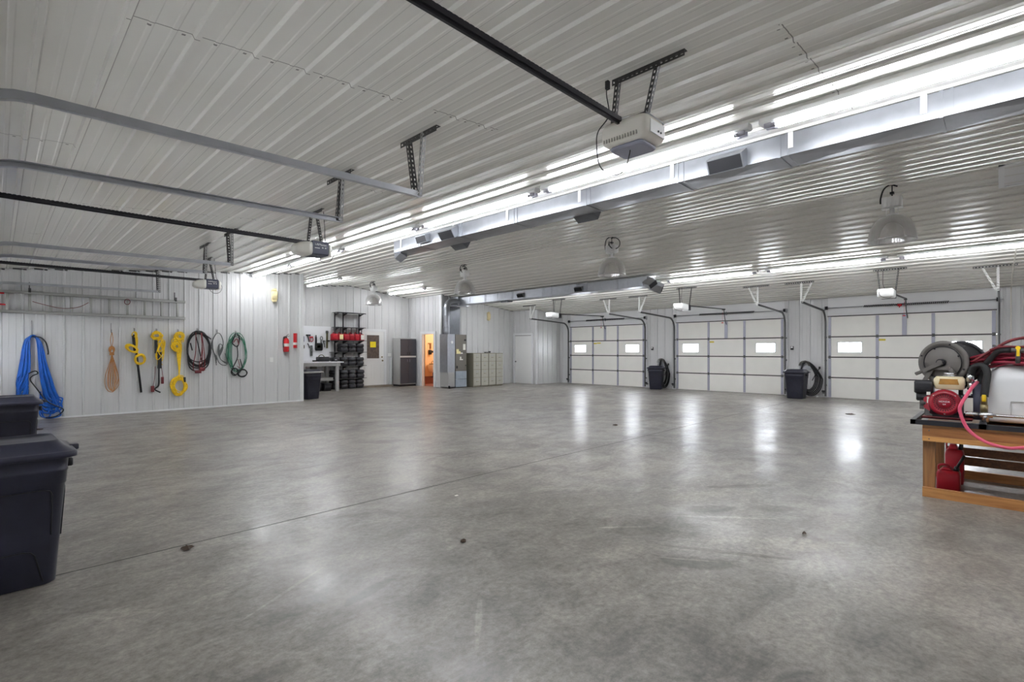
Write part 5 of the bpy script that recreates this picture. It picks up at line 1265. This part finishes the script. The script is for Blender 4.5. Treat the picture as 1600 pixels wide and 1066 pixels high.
# pump, black hoses, fittings beside the tank
mb = MB(); mb.rbox((6.72, .235, ez + .12), (.2, .1, .22), .02); part(sp, 'pump', mb, 'black_metal')
mb = MB(); mb.box((6.58, .20, ez + .06), (6.585, .265, ez + .21)); mb.box((6.58, .205, ez + .25), (6.586, .27, ez + .29)); part(sp, 'pump_label', mb, 'paper')
mb = MB(); mb.cyl((6.66, .17, ez + .0), (6.66, .17, ez + .30), .05, 14); mb.lathe([(.05, 0), (.04, .04), (.0, .06)], (6.66, .17, ez + .30), (0, 0, 1), 14); part(sp, 'filter_housing', mb, 'lens_gray' if False else 'panel_navy')
mb = MB(); mb.cyl((6.62, .22, 1.10), (6.62, .22, 1.18), .03, 12); mb.cyl((6.62, .22, 1.02), (6.62, .22, 1.10), .024, 12); part(sp, 'hose_fitting', mb, 'chrome'); mb = MB(); mb.cyl((6.8, .22, 1.22), (6.8, .16, 1.16), .03, 10); part(sp, 'hose_fitting', mb, 'chrome')
mb = MB()
mb.tube(spline([(6.62, .22, 1.17), (6.6, .19, 1.25), (6.58, .13, 1.26), (6.55, .10, 1.2), (6.52, .11, 1.08), (6.5, .12, .97)], 6), .03, 10)
mb.tube(spline([(6.66, .21, 1.15), (6.62, .14, 1.24), (6.58, .07, 1.34), (6.55, .02, 1.40), (6.5, -.06, 1.41)], 6), .024, 10)
mb.tube(spline([(6.75, .25, 1.05), (6.7, .2, 1.2), (6.68, .16, 1.24), (6.66, .15, 1.1), (6.66, .16, .98)], 6), .022, 8)
part(sp, 'suction_hose', mb, 'black_rubber', 'thick black hoses')
mb = MB(); mb.cyl((6.46, .12, .975), (6.46, .12, .90), .024, 10); mb.cyl((6.46, .12, .90), (6.46, .12, .83), .028, 10); part(sp, 'valve', mb, 'brass')
mb = MB(); mb.rbox((6.44, .12, .96), (.035, .03, .065), .01); part(sp, 'valve_handle', mb, 'yellow_handle', 'yellow valve handle')
mb = MB(); mb.cyl((6.45, .25, .805), (6.45, -1.4, .805), .014, 10); mb.cyl((6.45, .25, .805), (6.45, .16, .805), .022, 10); mb.cyl((6.45, .15, .805), (6.45, .06, .805), .026, 10); mb.cyl((6.45, .11, .83), (6.45, .11, .74), .026, 10); part(sp, 'discharge_pipe', mb, 'chrome')
# tank
mb = MB(); ty0, ty1 = .145, -1.5; rg = []
for k in range(13):
    a = PI / 2 * k / 12; rg.append((ty0 - .20 * (1 - math.cos(a)), .42 + .58 * math.sin(a)))
rings = []
for y, s_ in rg + [(ty1 + .15, 1)] + [(ty1 + .14 - .14 * math.sin(PI / 2 * k / 6), 1 - .28 * (1 - math.cos(PI / 2 * k / 6))) for k in range(1, 7)]:
    cx, cz, wx, hz = 6.86, ez + .27, .70, .54
    pr_ = []
    for ox, oz, r_, a0 in ((wx / 2, hz / 2, .17, 0), (-wx / 2, hz / 2, .17, PI / 2), (-wx / 2, -hz / 2, .04, PI), (wx / 2, -hz / 2, .04, 3 * PI / 2)):
        for q in range(7):
            an = a0 + PI / 2 * q / 6; pr_.append((ox - math.copysign(r_, ox) + r_ * math.cos(an), oz - math.copysign(r_, oz) + r_ * math.sin(an)))
    rings.append([(cx + px * s_, y, cz + pz * s_ - .27 * (1 - s_)) for px, pz in pr_])
mb.loft(rings, True); tk = part(sp, 'water_tank', mb, 'tank_poly', 'white plastic tank')
mb = MB(); ya, yb_ = -.06, -.9; xf = 6.505
for a, b in (((ya, ez + .05), (ya, ez + .2)), ((ya, ez + .2), (yb_, ez + .2))):
    mb.beam((xf, a[0], a[1]), (xf, b[0], b[1]), .006, .006, (1, 0, 0))
part(tk, 'moulded_rib', mb, 'cab_gray')
# ball valve and line on top
mb = MB(); mb.cyl((6.5, -.06, 1.41), (6.5, -.20, 1.405), .022, 10); mb.cyl((6.5, -.105, 1.40), (6.5, -.105, 1.29), .018, 10); part(sp, 'valve', mb, 'galv_dark')
mb = MB(); mb.box((6.465, -.115, 1.355), (6.475, -.095, 1.425)); mb.cyl((6.47, -.105, 1.43), (6.5, -.105, 1.43), .018, 8); part(sp, 'valve_handle', mb, 'yellow_handle', 'yellow valve handle')
# red spray hose coiled on the tank
h = thing('spray_hose', 'dark red hose coiled on top of the white sprayer tank', 'hose', (6.85, -.42, ez + .54))
mb = MB(); random.seed(21)
for k in range(16):
    rx = .30 + .05 * (k % 4) * .6; ry = .46 + .05 * (k % 5); z = ez + .565 + .022 * (k // 4) + random.uniform(-.004, .012)
    tx = random.uniform(-.06, .10); ph_ = random.uniform(0, 6)
    mb.tube([(6.83 + rx * math.cos(a) + random.uniform(-.0, .0), -.44 + ry * math.sin(a), z - .16 * max(0, math.sin(a) - .72) + tx * .5 * math.sin(a + ph_) + .03 * max(0, -math.cos(a)) * (k % 3 - 1)) for a in [2 * PI * j / 40 for j in range(40)]], .0125, 7, True)
part(h, 'coil', mb, 'red_hose')
mb = MB(); mb.tube(spline([(6.62, .20, 1.30), (6.6, .08, 1.40), (6.6, -.06, 1.50), (6.62, -.22, 1.53), (6.7, -.45, 1.50)], 6), .013, 7); mb.tube(spline([(6.7, .12, 1.33), (6.7, .02, 1.45), (6.7, -.12, 1.52), (6.75, -.35, 1.5)], 6), .013, 7); mb.tube(spline([(6.56, .08, 1.41), (6.55, .0, 1.44), (6.6, -.15, 1.44), (6.7, -.4, 1.45)], 6), .012, 7); part(h, 'loose_loop', mb, 'dark_red')
mb = MB(); mb.tube(spline([(6.6, .06, 1.455), (6.58, -.0, 1.43), (6.6, -.1, 1.43)], 5), .011, 6); part(h, 'nozzle', mb, 'galv_dark')
# pink hose hanging down in front
mb = MB(); mb.tube(spline([(6.62, .17, 1.10), (6.40, .20, 1.06), (6.24, .235, .99), (6.2, .262, .93), (6.19, .278, .86), (6.185, .245, .735), (6.18, .19, .65), (6.175, .085, .58), (6.175, -.04, .553), (6.18, -.14, .57), (6.19, -.4, .62), (6.2, -.7, .68), (6.24, -.9, .78)], 7), .014, 9)
prop(mb.build('supply_hose', 'pink_hose'), 'pink-red hose drooping in an arc across the front of the timber table', 'hose')
# red cans under the table
def big_can(x, y, rz, s, lab):
    t = thing('gas_can', lab, 'gas can', (0, 0, 0), 'red gas cans under the timber table')
    mb = MB(); rg = [[(px, py, z) for px, py in rrect(w, d_, .03, 4)] for z, w, d_ in ((0, .16, .24), (.012, .18, .26), (.17, .18, .26), (.19, .16, .24), (.20, .15, .20))]; mb.loft(rg, True); part(t, 'body', mb, 'red_can')
    mb = MB(); mb.loft([[(px, .02 + py, z) for px, py in rrect(.12, w, .02, 3)] for z, w in ((.195, .16), (.23, .08))], True); part(t, 'neck', mb, 'red_can')
    mb = MB(); mb.tube(spline([(0, .11, .19), (0, .11, .235), (0, .05, .25), (0, .0, .235), (0, -.01, .2)], 5), .013, 6); part(t, 'handle', mb, 'red_can')
    mb = MB(); mb.cyl((0, -.08, .19), (0, -.09, .235), .03, 10); mb.cyl((0, -.09, .235), (0, -.17, .36), .016, 8); part(t, 'spout', mb, 'black_plastic')
    t.location = (x, y, 0); t.rotation_euler = (0, 0, rz); t.scale = s
big_can(6.72, .385, 0, (1, .70, 1.0), 'red gas can with black spout standing under the front left of the timber table')
big_can(7.13, .36, .0, (1.0, .58, 1.8), 'taller red gas can under the timber table, behind the front can')

# ------------------------------------------------------------------ debris on the floor
DB = [(.936, 4.13, .06, 'brown leaf scrap on the floor in front of the foreground bin'), (2.39, 2.83, .032, 'brown leaf scrap on the floor at the left of the centre foreground'), (8.14, 5.22, .07, 'small leaf scrap on the floor short of the window reflections'), (4.3, 1.08, .02, 'tiny dark leaf scrap on the floor in the right foreground'), (13.2, 2.4, .14, 'dark leaf scrap on the floor before the garage door near the hose reel'), (.5, 12.3, .12, 'dark leaf litter on the floor by the blue hose')]
for k, (x, y, s_, lab) in enumerate(DB):
    random.seed(k); mb = MB(); n = 9
    rings = [[(x + s_ * r * math.cos(2 * PI * j / n) * (.5 + .5 * random.random()), y + s_ * r * math.sin(2 * PI * j / n) * (.4 + .6 * random.random()), z + .012 * random.random()) for j in range(n)] for r, z in ((.9, .001), (.7, .008), (.2, .016))]
    mb.loft(rings, False); prop(mb.build('dry_leaf', 'leaf'), lab, 'leaf', 'leaf scraps on the floor')
mb = MB(); mb.box((3.09, 3.77, .001), (3.12, 3.79, .006)); prop(mb.build('paper_scrap', 'paper'), 'tiny white scrap on the floor beyond the leaf', 'scrap')

# ------------------------------------------------------------------ light and world
w = bpy.data.worlds.new('World'); scene.world = w; w.use_nodes = True
bg = w.node_tree.nodes['Background']; bg.inputs['Color'].default_value = (.93, .96, 1, 1); bg.inputs['Strength'].default_value = 14.5
ld = bpy.data.lights.new('bathroom_bulb', 'POINT'); ld.energy = 13; ld.color = (1, .95, .87); ld.shadow_soft_size = .12
lo = bpy.data.objects.new('bathroom_bulb', ld); lo.location = (13.2, 16.5, 2.3); COL.objects.link(lo)

cam = bpy.data.cameras.new('Camera'); co = bpy.data.objects.new('Camera', cam); COL.objects.link(co)
co.location = (0, 0, 1.4); co.rotation_euler = (PI / 2, 0, math.atan(765.5 / 785) - PI / 2)
cam.sensor_width = 36; cam.lens = 785 / 1600 * 36; cam.shift_y = .01; cam.clip_start = .02
scene.camera = co
scene.view_settings.view_transform = 'Standard'; scene.view_settings.look = 'None'; scene.view_settings.gamma = 1; scene.view_settings.use_curve_mapping = False
scene.view_settings.exposure = 1.38
scene.cycles.use_denoising = True
scene.cycles.max_bounces = 10; scene.cycles.diffuse_bounces = 6; scene.cycles.glossy_bounces = 5; scene.cycles.transparent_max_bounces = 16
scene.cycles.sample_clamp_indirect = 6.
